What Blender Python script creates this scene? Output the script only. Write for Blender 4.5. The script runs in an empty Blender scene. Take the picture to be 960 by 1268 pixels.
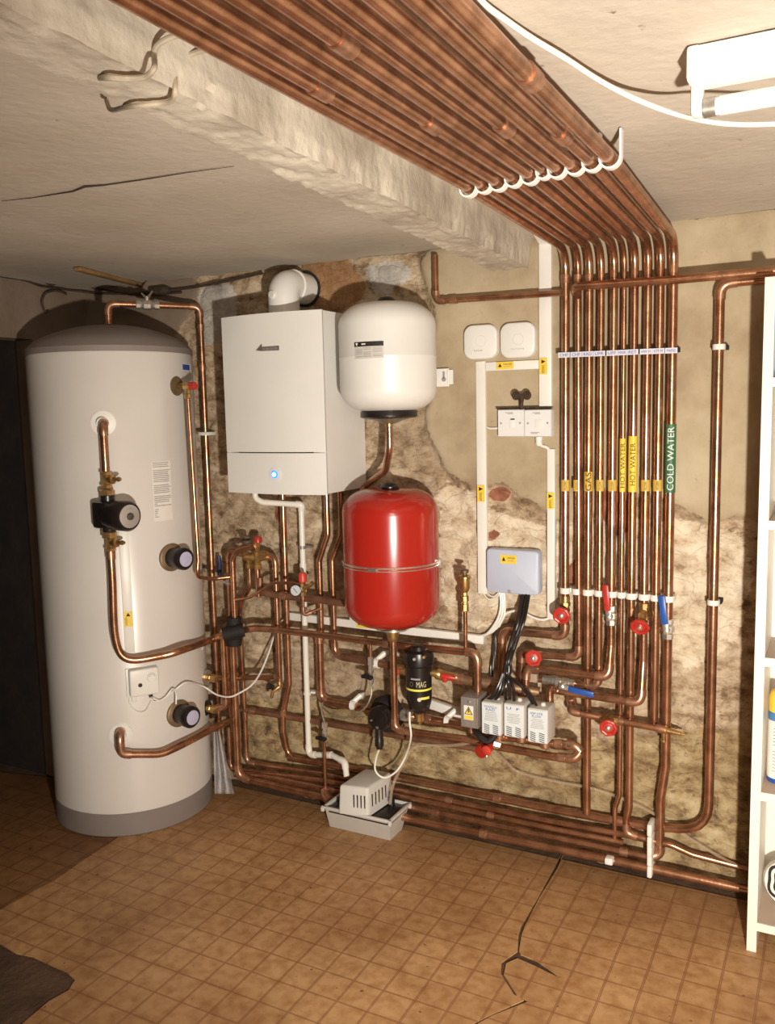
import bpy, bmesh, math, random
from math import pi, sin, cos, radians
from mathutils import Vector, Matrix, noise
from mathutils.geometry import tessellate_polygon
random.seed(4)
C = bpy.context.scene.collection
scene = bpy.context.scene
# ------------------------------------------------------------------ camera
CAM = Vector((0.0, -2.8193565, 1.5502191)); FPX = 1076.103
ROW = [Vector((0.88517606, 0.46473805, -0.02195202)), Vector((0.0345962, -0.1127999, -0.99301525)), Vector((-0.46396816, 0.87823386, -0.11592595))]
cd = bpy.data.cameras.new('camera'); cam = bpy.data.objects.new('camera', cd); C.objects.link(cam)
cd.sensor_fit = 'VERTICAL'; cd.sensor_height = 36.0; cd.lens = FPX * 36.0 / 1268.0
cd.clip_start = 0.02; cd.clip_end = 50
mw = Matrix.Identity(4)
for i in range(3):
    mw[i][0] = ROW[0][i]; mw[i][1] = -ROW[1][i]; mw[i][2] = -ROW[2][i]; mw[i][3] = CAM[i]
cam.matrix_world = mw
scene.camera = cam
# ------------------------------------------------------------------ light and exposure
scene.view_settings.view_transform = 'Standard'; scene.view_settings.look = 'None'
scene.view_settings.gamma = 1.0; scene.view_settings.use_curve_mapping = False
scene.view_settings.exposure = 0.42
w = bpy.data.worlds.new('world'); scene.world = w; w.use_nodes = True
w.node_tree.nodes['Background'].inputs[0].default_value = (1.0, 0.86, 0.7, 1); w.node_tree.nodes['Background'].inputs[1].default_value = 0.05
def lamp(name, kind, loc, energy, col, size=0.05, target=None, spot=None, blend=0.6):
    l = bpy.data.lights.new(name, kind); l.energy = energy; l.color = col
    if kind == 'AREA': l.size = size
    else: l.shadow_soft_size = size
    if spot: l.spot_size = radians(spot); l.spot_blend = blend
    o = bpy.data.objects.new(name, l); C.objects.link(o); o.location = loc
    if target is not None: o.rotation_euler = (Vector(target) - Vector(loc)).to_track_quat('-Z', 'Y').to_euler()
    return o
lamp('work_lamp', 'SPOT', (0.30, -2.72, 0.95), 285, (1.0, 0.92, 0.80), 0.035, (-0.68, 0.0, 1.18), 122, 1.0)
lamp('fill_light', 'AREA', (0.55, -3.3, 1.95), 14, (1.0, 0.88, 0.72), 0.7, (-0.9, 0, 0.9))  # added weak warm fill, not a lamp the room has
# ------------------------------------------------------------------ picture point -> place in the room
def ray(px, py):
    a = (px - 480) / FPX; b = (py - 634) / FPX
    return ROW[0] * a + ROW[1] * b + ROW[2]
def W(px, py, off=0.0):            # point at distance off in front of the back wall (y = 0)
    r = ray(px, py); return CAM + r * ((-off - CAM.y) / r.y)
def G(px, py, z=0.0):              # point at height z
    r = ray(px, py); return CAM + r * ((z - CAM.z) / r.z)
TC = Vector((-2.4969, -0.3284, 0)); TR = 0.3037
def CY(px, py, extra=0.0):         # point on (or around) the round tank
    r = ray(px, py); R = TR + extra
    ox, oy = CAM.x - TC.x, CAM.y - TC.y
    a = r.x * r.x + r.y * r.y; b = ox * r.x + oy * r.y; c = ox * ox + oy * oy - R * R
    disc = b * b - a * c
    t = (-b - math.sqrt(disc)) / a if disc > 0 else -b / a
    return CAM + r * t
def LW(px, py, off=.02):           # point on the left wall
    r = ray(px, py); return CAM + r * ((-2.95 + off - CAM.x) / r.x)
def lerp(a, b, t): return a + (b - a) * t
# ------------------------------------------------------------------ materials
MATS = {}
def nt(name):
    m = bpy.data.materials.new(name); m.use_nodes = True
    return m, m.node_tree.nodes, m.node_tree.links, m.node_tree.nodes['Principled BSDF']
def mat(name, col, rough=0.5, metal=0.0, var=0.0, scale=20, bump=0.0, bscale=60, emit=None, trans=0, alpha=1, col2=None, coat=0, vstretch=None):
    if name in MATS: return MATS[name]
    m, N, L, b = nt(name)
    b.inputs['Base Color'].default_value = (*col, 1); b.inputs['Roughness'].default_value = rough; b.inputs['Metallic'].default_value = metal
    if coat: b.inputs['Coat Weight'].default_value = coat
    if trans: b.inputs['Transmission Weight'].default_value = trans
    if alpha < 1: b.inputs['Alpha'].default_value = alpha
    if emit: b.inputs['Emission Color'].default_value = (*emit[:3], 1); b.inputs['Emission Strength'].default_value = emit[3]
    geo = N.new('ShaderNodeNewGeometry')
    src = geo.outputs['Position']
    if vstretch:
        mp = N.new('ShaderNodeMapping'); mp.inputs['Scale'].default_value = vstretch; L.new(src, mp.inputs['Vector']); src = mp.outputs[0]
    if var or col2:
        n = N.new('ShaderNodeTexNoise'); n.inputs['Scale'].default_value = scale; n.inputs['Detail'].default_value = 6
        L.new(src, n.inputs['Vector'])
        r = N.new('ShaderNodeValToRGB'); c2 = col2 or tuple(max(0, c * (1 - var)) for c in col)
        r.color_ramp.elements[0].position = .35; r.color_ramp.elements[0].color = (*c2, 1)
        r.color_ramp.elements[1].position = .65; r.color_ramp.elements[1].color = (*col, 1)
        L.new(n.outputs[0], r.inputs[0]); L.new(r.outputs[0], b.inputs['Base Color'])
    if bump:
        n = N.new('ShaderNodeTexNoise'); n.inputs['Scale'].default_value = bscale; n.inputs['Detail'].default_value = 5
        L.new(geo.outputs['Position'], n.inputs['Vector'])
        bp = N.new('ShaderNodeBump'); bp.inputs['Strength'].default_value = bump; bp.inputs['Distance'].default_value = .01
        L.new(n.outputs[0], bp.inputs['Height']); L.new(bp.outputs[0], b.inputs['Normal'])
    MATS[name] = m; return m
COPPER = mat('copper', (.58, .31, .185), .27, .88, col2=(.34, .165, .09), scale=22, bump=.05, bscale=120)
COPPER_D = mat('copper_dull', (.36, .185, .12), .42, .65, col2=(.22, .10, .06), scale=16, bump=.06, bscale=90)
FIT = mat('copper_fitting', (.58, .33, .21), .34, .8, col2=(.36, .18, .11), scale=40)
BRASS = mat('brass', (.66, .44, .18), .33, .85, col2=(.42, .25, .10), scale=50)
CHROME = mat('chrome', (.82, .78, .70), .28, .85, var=.2, scale=60)
STEEL = mat('dull_steel', (.50, .46, .42), .38, .8, var=.3, scale=50)
WHITE = mat('white_paint', (.80, .79, .76), .32, 0, var=.04, scale=5)
WPLAST = mat('white_plastic', (.82, .80, .75), .38, 0, var=.05, scale=10)
PVC = mat('white_pvc', (.84, .81, .74), .30, 0, var=.05, scale=10)
TANKW = mat('tank_white', (.74, .70, .66), .30, .05, var=.05, scale=3)
TANKG = mat('tank_grey', (.245, .205, .19), .55, 0, var=.1, scale=8)
GREYP = mat('grey_plastic', (.62, .60, .56), .45, 0, var=.06, scale=14)
GREYD = mat('grey_metal_box', (.30, .27, .25), .4, .3, var=.1, scale=20)
BLACK = mat('black_plastic', (.018, .014, .013), .32, 0, var=.3, scale=30)
BLACKR = mat('black_rubber', (.014, .010, .009), .75, 0, var=.3, scale=40, bump=.3)
RED = mat('red_enamel', (.40, .020, .012), .22, 0, var=.06, scale=5, coat=.3)
REDW = mat('red_wheel', (.50, .035, .025), .35, 0, var=.2, scale=60)
BLUE = mat('blue_lever', (.02, .09, .38), .35, 0, var=.15, scale=60)
LILAC = mat('lilac_disc', (.50, .48, .66), .5, 0, var=.06, scale=50)
YELLOW = mat('yellow_label', (.88, .62, .06), .5, 0, var=.08, scale=60)
OCHRE = mat('ochre_label', (.68, .44, .07), .5, 0, var=.12, scale=60)
GREEN = mat('green_label', (.045, .16, .075), .5, 0, var=.15, scale=60)
PAPER = mat('paper', (.80, .76, .71), .6, 0, var=.05, scale=30)
INK = mat('ink_black', (.02, .015, .013), .6, var=.2)
INKG = mat('ink_grey', (.36, .33, .32), .6, var=.2)
INKB = mat('ink_blue', (.03, .07, .36), .6, var=.2)
INKW = mat('ink_white', (.85, .82, .76), .6, var=.05)
INKY = mat('ink_yellow', (.80, .74, .10), .6, var=.05)
RUST = mat('rusty_iron', (.085, .050, .030), .75, .3, col2=(.035, .02, .014), scale=50, bump=.5)
OLDCABLE = mat('old_cable', (.07, .045, .032), .7, 0, var=.4, scale=40)
CLEAR = mat('clear_hose', (.55, .42, .30), .12, 0, var=.05, alpha=.35)
SHEET = mat('clear_plastic_sheet', (.80, .78, .80), .2, 0, var=.1, alpha=.38, scale=20)
LED = mat('led_blue', (.1, .4, 1), .3, emit=(.0, .10, 1.0, 1.3))
LEDC = mat('led_core', (.6, .85, 1), .3, emit=(.30, .65, 1.0, 1.2))
CEIL = mat('ceiling_paint', (.66, .60, .525), .85, 0, col2=(.60, .53, .45), scale=2.2, bump=.25, bscale=14)
ROOMW = mat('room_plaster', (.50, .43, .34), .9, 0, col2=(.40, .33, .25), scale=3, bump=.3, bscale=20)
CONC = mat('concrete', (.13, .075, .045), .9, 0, col2=(.06, .032, .018), scale=9, bump=.5, bscale=60)
DARKST = mat('shade_dark_stone', (.022, .013, .010), .95, 0, col2=(.010, .006, .005), scale=9, bump=.8, bscale=18)  # near-black base paints in the shade of the unlit recess
CARDB = mat('shelf_board', (.55, .42, .33), .5, 0, col2=(.48, .37, .29), scale=6)
SHELFW = mat('shelf_white', (.80, .77, .69), .4, 0, var=.04, scale=6)
# ------------------------------------------------------------------ mesh building
ORG = {}
def setp(o, label=None, cat=None, group=None, kind=None):
    if label: o['label'] = label
    if cat: o['category'] = cat
    if group: o['group'] = group
    if kind: o['kind'] = kind
    return o
def link(name, verts, faces, m, parent=None, loc=None, smooth=True, auto=True):
    if parent is not None: org = ORG[parent.name]
    elif loc is not None: org = Vector(loc)
    else:
        xs = [v[0] for v in verts]; ys = [v[1] for v in verts]; zs = [v[2] for v in verts]
        org = Vector(((min(xs) + max(xs)) / 2, (min(ys) + max(ys)) / 2, min(zs)))
    me = bpy.data.meshes.new(name); me.from_pydata([(v[0] - org.x, v[1] - org.y, v[2] - org.z) for v in verts], [], faces)
    me.validate(); me.update()
    o = bpy.data.objects.new(name, me); C.objects.link(o)
    for mm in (m if isinstance(m, (list, tuple)) else [m]): me.materials.append(mm)
    if parent is not None: o.parent = parent
    else: o.location = org
    ORG[o.name] = org
    if smooth:
        me.polygons.foreach_set('use_smooth', [True] * len(me.polygons))
        if auto:
            try: me.set_sharp_from_angle(angle=radians(40))
            except Exception: pass
    return o
def thing(name, label, cat, loc, group=None):
    o = bpy.data.objects.new(name, None); C.objects.link(o); o.location = loc; o.empty_display_size = .05
    ORG[o.name] = Vector(loc); return setp(o, label, cat, group)
def frame(axis):
    a = Vector(axis).normalized(); u = Vector((0, 0, 1)) if abs(a.z) < .9 else Vector((1, 0, 0))
    x = u.cross(a).normalized(); return x, a.cross(x), a
class MB:
    def __init__(s): s.v = []; s.f = []; s.mi = []; s.cm = 0
    def add(s, vs, fs):
        k = len(s.v); s.v += [Vector(p) for p in vs]; s.f += [tuple(i + k for i in f) for f in fs]; s.mi += [s.cm] * len(fs); return s
    def box(s, c, size, rot=None, bev=0.0, seg=2):
        bm = bmesh.new(); bmesh.ops.create_cube(bm, size=1)
        bmesh.ops.scale(bm, vec=size, verts=bm.verts)
        if bev: bmesh.ops.bevel(bm, geom=bm.edges[:], offset=bev, segments=seg, affect='EDGES', profile=.5)
        R = rot if rot is not None else Matrix.Identity(3)
        bm.verts.ensure_lookup_table()
        s.add([R @ v.co + Vector(c) for v in bm.verts], [[v.index for v in f.verts] for f in bm.faces]); bm.free(); return s
    def tube(s, pts, r, seg=12, caps=True):
        pts = [Vector(p) for p in pts]; n = len(pts); rs = r if isinstance(r, (list, tuple)) else [r] * n
        tan = [(pts[min(i + 1, n - 1)] - pts[max(i - 1, 0)]).normalized() for i in range(n)]
        x, y, _ = frame(tan[0]); vs = []
        for i in range(n):
            t = tan[i]; x = (x - t * x.dot(t)).normalized(); y = t.cross(x)
            vs += [pts[i] + (x * cos(2 * pi * k / seg) + y * sin(2 * pi * k / seg)) * rs[i] for k in range(seg)]
        fs = [(i * seg + k, i * seg + (k + 1) % seg, (i + 1) * seg + (k + 1) % seg, (i + 1) * seg + k) for i in range(n - 1) for k in range(seg)]
        if caps: fs += [tuple(range(seg - 1, -1, -1)), tuple((n - 1) * seg + k for k in range(seg))]
        return s.add(vs, fs)
    def lathe(s, c, axis, prof, seg=24, caps=True):   # prof = [(radius, along axis)]
        x, y, a = frame(axis); c = Vector(c); vs = []
        for r, h in prof: vs += [c + a * h + (x * cos(2 * pi * k / seg) + y * sin(2 * pi * k / seg)) * max(r, 1e-5) for k in range(seg)]
        n = len(prof)
        fs = [(i * seg + k, i * seg + (k + 1) % seg, (i + 1) * seg + (k + 1) % seg, (i + 1) * seg + k) for i in range(n - 1) for k in range(seg)]
        if caps: fs += [tuple(range(seg - 1, -1, -1)), tuple((n - 1) * seg + k for k in range(seg))]
        return s.add(vs, fs)
    def torus(s, c, axis, R, r, seg=24, sec=8, lobes=0, amp=0):
        x, y, a = frame(axis); c = Vector(c); vs = []
        for i in range(seg):
            t = 2 * pi * i / seg; d = x * cos(t) + y * sin(t); RR = R + (amp * cos(lobes * t) if lobes else 0)
            vs += [c + d * (RR + r * cos(2 * pi * k / sec)) + a * (r * sin(2 * pi * k / sec)) for k in range(sec)]
        return s.add(vs, [(i * sec + k, ((i + 1) % seg) * sec + k, ((i + 1) % seg) * sec + (k + 1) % sec, i * sec + (k + 1) % sec) for i in range(seg) for k in range(sec)])
    def prism(s, poly, depth, axis='-y'):           # poly in (x, y, z) points, extruded by the vector depth
        n = len(poly); P = [Vector(p) for p in poly]; D = Vector(depth)
        tri = [tuple(t) for t in tessellate_polygon([P])]
        vs = P + [p + D for p in P]
        fs = tri + [(a + n, c + n, b + n) for a, b, c in tri] + [(i, (i + 1) % n, n + (i + 1) % n, n + i) for i in range(n)]
        s.add(vs, fs); return s
    def mat(s, i): s.cm = i; return s
    def build(s, name, m, parent=None, loc=None, smooth=True):
        o = link(name, s.v, s.f, m, parent, loc, smooth)
        if isinstance(m, (list, tuple)): o.data.polygons.foreach_set('material_index', s.mi)
        bm = bmesh.new(); bm.from_mesh(o.data); bmesh.ops.recalc_face_normals(bm, faces=bm.faces); bm.to_mesh(o.data); bm.free()
        return o
def fillet(pts, rad=.03, n=5):
    pts = [Vector(p) for p in pts]; out = [pts[0]]; marks = []
    for i in range(1, len(pts) - 1):
        a, b, c = pts[i - 1], pts[i], pts[i + 1]; d0 = (a - b); d1 = (c - b); l0, l1 = d0.length, d1.length
        if l0 < 1e-5 or l1 < 1e-5: continue
        d0 /= l0; d1 /= l1; ang = d0.angle(d1)
        R = rad[i] if isinstance(rad, dict) and i in rad else (rad.get('d', .03) if isinstance(rad, dict) else rad)
        k = min(R / math.tan(max(ang / 2, .05)), l0 * .48, l1 * .48)
        if pi - ang < .03: out.append(b); continue
        s = len(out)
        for j in range(n + 1):
            t = j / n; p = (b + d0 * k) * (1 - t) ** 2 + b * (2 * t * (1 - t)) + (b + d1 * k) * t ** 2; out.append(p)
        marks.append((i, out[s:], b + d0 * (k + .012), b + d1 * (k + .012)))
    out.append(pts[-1]); return out, marks
def smoothcurve(pts, n=8):
    P = [Vector(p) for p in pts]; P = [P[0] * 2 - P[1]] + P + [P[-1] * 2 - P[-2]]; out = []
    for i in range(1, len(P) - 2):
        for j in range(n):
            t = j / n; a, b, c, d = P[i - 1:i + 3]
            out.append(.5 * ((2 * b) + (c - a) * t + (2 * a - 5 * b + 4 * c - d) * t * t + (3 * b - a - 3 * c + d) * t ** 3))
    out.append(P[-2]); return out
def wpts(pts):
    P = [Vector(p) if (isinstance(p, Vector)) else W(*p) for p in pts]
    for _ in range(3):                                  # plumb the runs that are meant to hang straight
        for i in range(len(P) - 1):
            d = P[i + 1] - P[i]
            if abs(d.z) > .10 and abs(d.x) < .09 * abs(d.z) and abs(d.y) < .02 and abs(d.x) < .03:
                m = (P[i].x + P[i + 1].x) / 2; P[i].x = m; P[i + 1].x = m
    return P
def pipe(label, pts, dia=.022, bend=.032, elbows=(), m=None, rings=(), cat='pipe', name='copper_pipe', group=None, ringm=None, ringlen=.026, seg=14):
    m = m or COPPER; P = wpts(pts); path, marks = fillet(P, bend)
    o = MB().tube(path, dia / 2, seg).build(name, m); setp(o, label, cat, group)
    for (i, arc, a, b) in marks:
        if elbows == 'all' or i in elbows:
            MB().tube([a] + arc + [b], dia / 2 + .0022, seg).build('elbow_fitting', ringm or FIT, o)
    for t in rings:                                     # (index of segment, fraction)
        i, u = t; c = lerp(P[i], P[i + 1], u); d = (P[i + 1] - P[i]).normalized()
        MB().tube([c - d * ringlen * .5, c + d * ringlen * .5], dia / 2 + .0022, seg).build('coupling', ringm or FIT, o)
    return o
def cable(label, pts, dia, m, name='cable', cat='cable', group=None, n=8):
    P = [Vector(p) if isinstance(p, Vector) else W(*p) for p in pts]
    o = MB().tube(smoothcurve(P, n), dia / 2, 8).build(name, m); return setp(o, label, cat, group)
_tc = {}
def textmesh(s):
    if s not in _tc:
        cu = bpy.data.curves.new('t', 'FONT'); cu.body = s; cu.size = 1; cu.resolution_u = 3
        t = bpy.data.objects.new('t', cu); C.objects.link(t); dg = bpy.context.evaluated_depsgraph_get()
        me = bpy.data.meshes.new_from_object(t.evaluated_get(dg)); vs = [v.co.copy() for v in me.vertices]; fs = [tuple(p.vertices) for p in me.polygons]
        b = bmesh.new(); b.from_mesh(me); bmesh.ops.triangulate(b, faces=b.faces)
        for _ in range(2):
            L = [e for e in b.edges if abs(e.verts[0].co.y - e.verts[1].co.y) > .11]
            if L: bmesh.ops.subdivide_edges(b, edges=L, cuts=2); bmesh.ops.triangulate(b, faces=b.faces)
        b.verts.index_update(); vs = [v.co.copy() for v in b.verts]; fs = [tuple(v.index for v in f.verts) for f in b.faces]; b.free()
        bpy.data.objects.remove(t); bpy.data.curves.remove(cu); bpy.data.meshes.remove(me)
        xs = [v.x for v in vs]; ys = [v.y for v in vs]; x0, x1, y0, y1 = min(xs), max(xs), min(ys), max(ys)
        _tc[s] = ([((v.x - x0) / (x1 - x0), (v.y - y0) / (y1 - y0)) for v in vs], fs)
    return _tc[s]
def text(s, fn, m, parent, name='lettering'):           # fn(u, v) maps 0..1, 0..1 to a point
    uv, fs = textmesh(s); o = link(name, [fn(u, v) for u, v in uv], fs, m, parent, smooth=False); return o
def quadfn(o, ux, uy): o = Vector(o); ux = Vector(ux); uy = Vector(uy); return lambda u, v: o + ux * u + uy * v
def wrapfn(c, r, a0, a1, z0, z1):                       # on a vertical cylinder; angle 0 faces -y, positive to +x
    return lambda u, v: Vector((c[0] + r * sin(lerp(a0, a1, u)), c[1] - r * cos(lerp(a0, a1, u)), lerp(z0, z1, v)))
def patch(fn, name, m, parent, nu=8, nv=1):
    vs = [fn(i / nu, j / nv) for j in range(nv + 1) for i in range(nu + 1)]
    return link(name, vs, [(j * (nu + 1) + i, j * (nu + 1) + i + 1, (j + 1) * (nu + 1) + i + 1, (j + 1) * (nu + 1) + i) for j in range(nv) for i in range(nu)], m, parent, smooth=True)
def danger(px0, py0, px1, py1, off, parent, vertical=False):
    a = W(px0, py1, off); b = W(px1, py0, off); p = MB(); y = -off
    L = p.box(((a.x + b.x) / 2, y, (a.z + b.z) / 2), (b.x - a.x, .0008, b.z - a.z)).build('warning_label', YELLOW, parent, smooth=False)
    ww, hh = b.x - a.x, b.z - a.z; yy = y - .0007
    if not vertical:
        text('DANGER', quadfn((a.x + ww * .42, yy, a.z + hh * .55), (ww * .5, 0, 0), (0, 0, hh * .25)), INK, L)
        MB().prism([(a.x + ww * .10, yy, a.z + hh * .3), (a.x + ww * .32, yy, a.z + hh * .3), (a.x + ww * .21, yy, a.z + hh * .8)], (0, -.0003, 0)).build('warning_triangle', INK, L, smooth=False)
        MB().box((a.x + ww * .65, yy, a.z + hh * .35), (ww * .4, .0004, hh * .07)).build('small_print', INKG, L, smooth=False)
    else:
        text('DANGER', quadfn((a.x + ww * .3, yy, a.z + hh * .55), (0, 0, -hh * .5), (ww * .35, 0, 0)), INK, L)
        MB().prism([(a.x + ww * .25, yy, a.z + hh * .65), (a.x + ww * .25, yy, a.z + hh * .9), (a.x + ww * .8, yy, a.z + hh * .78)], (0, -.0003, 0)).build('warning_triangle', INK, L, smooth=False)
    return L
# ------------------------------------------------------------------ the room
def inpoly(x, y, P):
    c = False; n = len(P); j = n - 1
    for i in range(n):
        if (P[i][1] > y) != (P[j][1] > y) and x < (P[j][0] - P[i][0]) * (y - P[i][1]) / (P[j][1] - P[i][1]) + P[i][0]: c = not c
        j = i
    return c
def wpoly(p): return [(W(x, y).x, W(x, y).z) for x, y in p]
H = 2.1; XL = -2.95; XR = 1.55; YB = -4.6
plaster = wpoly([(518, 318), (560, 270), (800, 240), (1400, 200), (1400, 650), (925, 638), (870, 650), (845, 622), (800, 612), (740, 640), (690, 648), (672, 628), (645, 618), (620, 596), (596, 612), (572, 604), (548, 582), (533, 545), (524, 512), (540, 470), (530, 440), (541, 400), (528, 365)])
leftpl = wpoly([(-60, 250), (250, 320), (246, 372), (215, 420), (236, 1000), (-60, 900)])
cement = wpoly([(352, 316), (400, 312), (436, 326), (456, 350), (448, 372), (425, 390), (400, 385), (372, 372), (390, 345), (352, 330)])
grey = wpoly([(440, 330), (512, 322), (505, 352), (480, 365), (458, 360), (452, 345)])
grey2 = wpoly([(248, 352), (290, 345), (300, 400), (272, 430), (246, 430)])
bricks = [wpoly(p) for p in ([(603, 610), (622, 602), (634, 612), (622, 624), (606, 622)], [(604, 655), (622, 652), (621, 668), (604, 666)], [(744, 606), (782, 600), (784, 660), (752, 664)], [(700, 700), (716, 690), (722, 725), (702, 728)], [(340, 618), (352, 618), (350, 650), (338, 640)])]
ochre = wpoly([(300, 860), (480, 880), (560, 900), (700, 920), (760, 915), (860, 900), (940, 905), (940, 1120), (280, 1000)])
cream = wpoly([(545, 590), (600, 625), (660, 650), (840, 640), (925, 660), (925, 780), (860, 830), (720, 760), (560, 780), (540, 700)])
def fbm(x, y, z, o=4):
    s = 0; a = .5
    for i in range(o): s += a * noise.noise(Vector((x, y, z)) * (2 ** i)); a *= .5
    return s
def build_wall():
    import numpy as np
    st = .0125; nx = int((XR - XL) / st); nz = int(H / st)
    X = [XL + (XR - XL) * i / nx for i in range(nx + 1)]; Zs = [H * j / nz for j in range(nz + 1)]
    M = np.zeros((8, nz + 1, nx + 1), dtype=np.float32)
    for j, z in enumerate(Zs):
        for i, x in enumerate(X):
            if x > .45: M[0, j, i] = 1; continue
            jx = x + .03 * fbm(x * 6, 1.3, z * 6); jz = z + .03 * fbm(x * 6, 9.1, z * 6)
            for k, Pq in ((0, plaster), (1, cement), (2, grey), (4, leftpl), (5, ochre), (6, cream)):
                if inpoly(jx, jz, Pq): M[k, j, i] = 1
            if inpoly(jx, jz, grey2): M[2, j, i] = 1
            if any(inpoly(jx, jz, b) for b in bricks): M[3, j, i] = 1
    def blur(a, n=1, r=2):
        for _ in range(n):
            for ax in (0, 1):
                s = np.zeros_like(a)
                for k in range(-r, r + 1): s += np.roll(a, k, axis=ax)
                a = s / (2 * r + 1)
        return a
    for k in range(8): M[k] = blur(M[k], 1 if k == 3 else 2, 1 if k == 3 else 2)
    vs = []
    for j, z in enumerate(Zs):
        for i, x in enumerate(X):
            ys = -.012 + .004 * fbm(x * 3, 0, z * 3)
            sm = max(M[0, j, i], M[4, j, i], .8 * M[1, j, i], .8 * M[2, j, i]); sm = min(1, max(0, (sm - .35) * 3.3))
            yr = 0
            if sm < 1:
                q = Vector((x * 4.6 + .35 * fbm(x * 6, 0, z * 6), z * 9.0 + .45 * fbm(x * 6, 4, z * 6), 0)); ds, ps = noise.voronoi(q)
                edge = min(1, (ds[1] - ds[0]) * 3.0)
                yr = .018 * (1 - edge) - .004 + .020 * fbm(x * 12, 2, z * 16) + .012 * fbm(x * 34, 3, z * 44, 3)
            vs.append((x, lerp(yr, ys, sm), z))
    fs = [(j * (nx + 1) + i, j * (nx + 1) + i + 1, (j + 1) * (nx + 1) + i + 1, (j + 1) * (nx + 1) + i) for j in range(nz) for i in range(nx)]
    m, N, L, b = nt('old_stone_wall'); b.inputs['Roughness'].default_value = .9
    geo = N.new('ShaderNodeNewGeometry')
    def noi(s, d=6, r=.6, stretch=None):
        n = N.new('ShaderNodeTexNoise'); n.inputs['Scale'].default_value = s; n.inputs['Detail'].default_value = d; n.inputs['Roughness'].default_value = r
        src = geo.outputs['Position']
        if stretch: mp = N.new('ShaderNodeMapping'); mp.inputs['Scale'].default_value = stretch; L.new(src, mp.inputs['Vector']); src = mp.outputs[0]
        L.new(src, n.inputs['Vector']); return n.outputs[0]
    def ramp(src, *stp):
        r = N.new('ShaderNodeValToRGB'); e = r.color_ramp.elements
        while len(e) < len(stp): e.new(.5)
        for k, (p, c) in enumerate(stp): e[k].position = p; e[k].color = (*c, 1)
        L.new(src, r.inputs[0]); return r.outputs[0]
    def mix(f, a, c, t='MIX'):
        x = N.new('ShaderNodeMix'); x.data_type = 'RGBA'; x.blend_type = t
        if isinstance(f, float): x.inputs[0].default_value = f
        else: L.new(f, x.inputs[0])
        for s, q in ((6, a), (7, c)):
            if isinstance(q, tuple): x.inputs[s].default_value = (*q, 1)
            else: L.new(q, x.inputs[s])
        return x.outputs[2]
    def mth(op, a, bb, cl=True):
        x = N.new('ShaderNodeMath'); x.operation = op; x.use_clamp = cl
        for s, q in ((0, a), (1, bb)):
            if isinstance(q, (int, float)): x.inputs[s].default_value = q
            else: L.new(q, x.inputs[s])
        return x.outputs[0]
    n1, n2, n3, n5 = noi(3.2), noi(11, 9, .72, (1, 1, 1.6)), noi(34, 7, .72), noi(80, 4, .7)
    R = []
    nm = mth('MULTIPLY', mth('SUBTRACT', n2, .5, False), 1.5, False)
    for an in ('regions', 'surfaces'):
        at = N.new('ShaderNodeVertexColor'); at.layer_name = an; sp = N.new('ShaderNodeSeparateColor'); L.new(at.outputs[0], sp.inputs[0])
        for s in (sp.outputs[0], sp.outputs[1], sp.outputs[2], at.outputs['Alpha']):
            v = mth('ADD', s, nm, False); R.append(mth('MULTIPLY', mth('SUBTRACT', v, .46, False), 9))
    PLA, CEM, GRE, BRI, LPL, OCH, CRE, _ = R
    vo = N.new('ShaderNodeTexVoronoi'); vo.feature = 'DISTANCE_TO_EDGE'; vo.inputs['Scale'].default_value = 9
    mp = N.new('ShaderNodeMapping'); mp.inputs['Scale'].default_value = (1, 1, 1.9); wv = N.new('ShaderNodeVectorMath'); wv.operation = 'MULTIPLY_ADD'
    nc = N.new('ShaderNodeTexNoise'); nc.inputs['Scale'].default_value = 7; L.new(geo.outputs['Position'], nc.inputs['Vector']); L.new(nc.outputs['Color'], wv.inputs[0]); wv.inputs[1].default_value = (.16, .16, .16); L.new(geo.outputs['Position'], wv.inputs[2])
    L.new(wv.outputs[0], mp.inputs['Vector']); L.new(mp.outputs[0], vo.inputs['Vector'])
    crk = ramp(vo.outputs['Distance'], (.0, (1, 1, 1)), (.035, (.25, .25, .25)), (.09, (0, 0, 0)))
    stone = ramp(n2, (.34, (.13, .080, .045)), (.43, (.36, .25, .15)), (.52, (.56, .43, .29)), (.64, (.72, .60, .44)))
    dirt = ramp(n1, (.42, (.0, .0, .0)), (.62, (1, 1, 1)))
    stone = mix(mth('MULTIPLY', dirt, .35), stone, (.25, .165, .095))
    spk = ramp(n3, (.34, (1, 1, 1)), (.43, (0, 0, 0))); stone = mix(mth('MULTIPLY', spk, .75), stone, (.13, .075, .04)); stone = mix(mth('MULTIPLY', crk, .12), stone, (.12, .07, .04))
    creamc = ramp(n2, (.33, (.30, .185, .11)), (.44, (.62, .49, .34)), (.58, (.80, .70, .54)))
    creamc = mix(mth('MULTIPLY', spk, .45), creamc, (.30, .17, .10)); creamc = mix(mth('MULTIPLY', crk, .10), creamc, (.34, .22, .13))
    okr = ramp(n2, (.34, (.10, .06, .032)), (.44, (.30, .20, .10)), (.54, (.50, .38, .20)), (.68, (.60, .50, .33)))
    okr = mix(mth('MULTIPLY', dirt, .5), okr, (.20, .12, .055)); okr = mix(mth('MULTIPLY', spk, .65), okr, (.10, .055, .03))
    col = mix(CRE, stone, creamc); col = mix(OCH, col, okr)
    pl = ramp(n1, (.34, (.30, .225, .14)), (.5, (.43, .345, .225)), (.66, (.52, .43, .30)))
    pl = mix(mth('MULTIPLY', ramp(n3, (.30, (1, 1, 1)), (.38, (0, 0, 0))), .45), pl, (.24, .165, .10))
    pl = mix(mth('MULTIPLY', ramp(n5, (.3, (1, 1, 1)), (.4, (0, 0, 0))), .3), pl, (.30, .21, .13))
    col = mix(PLA, col, pl)
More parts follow.
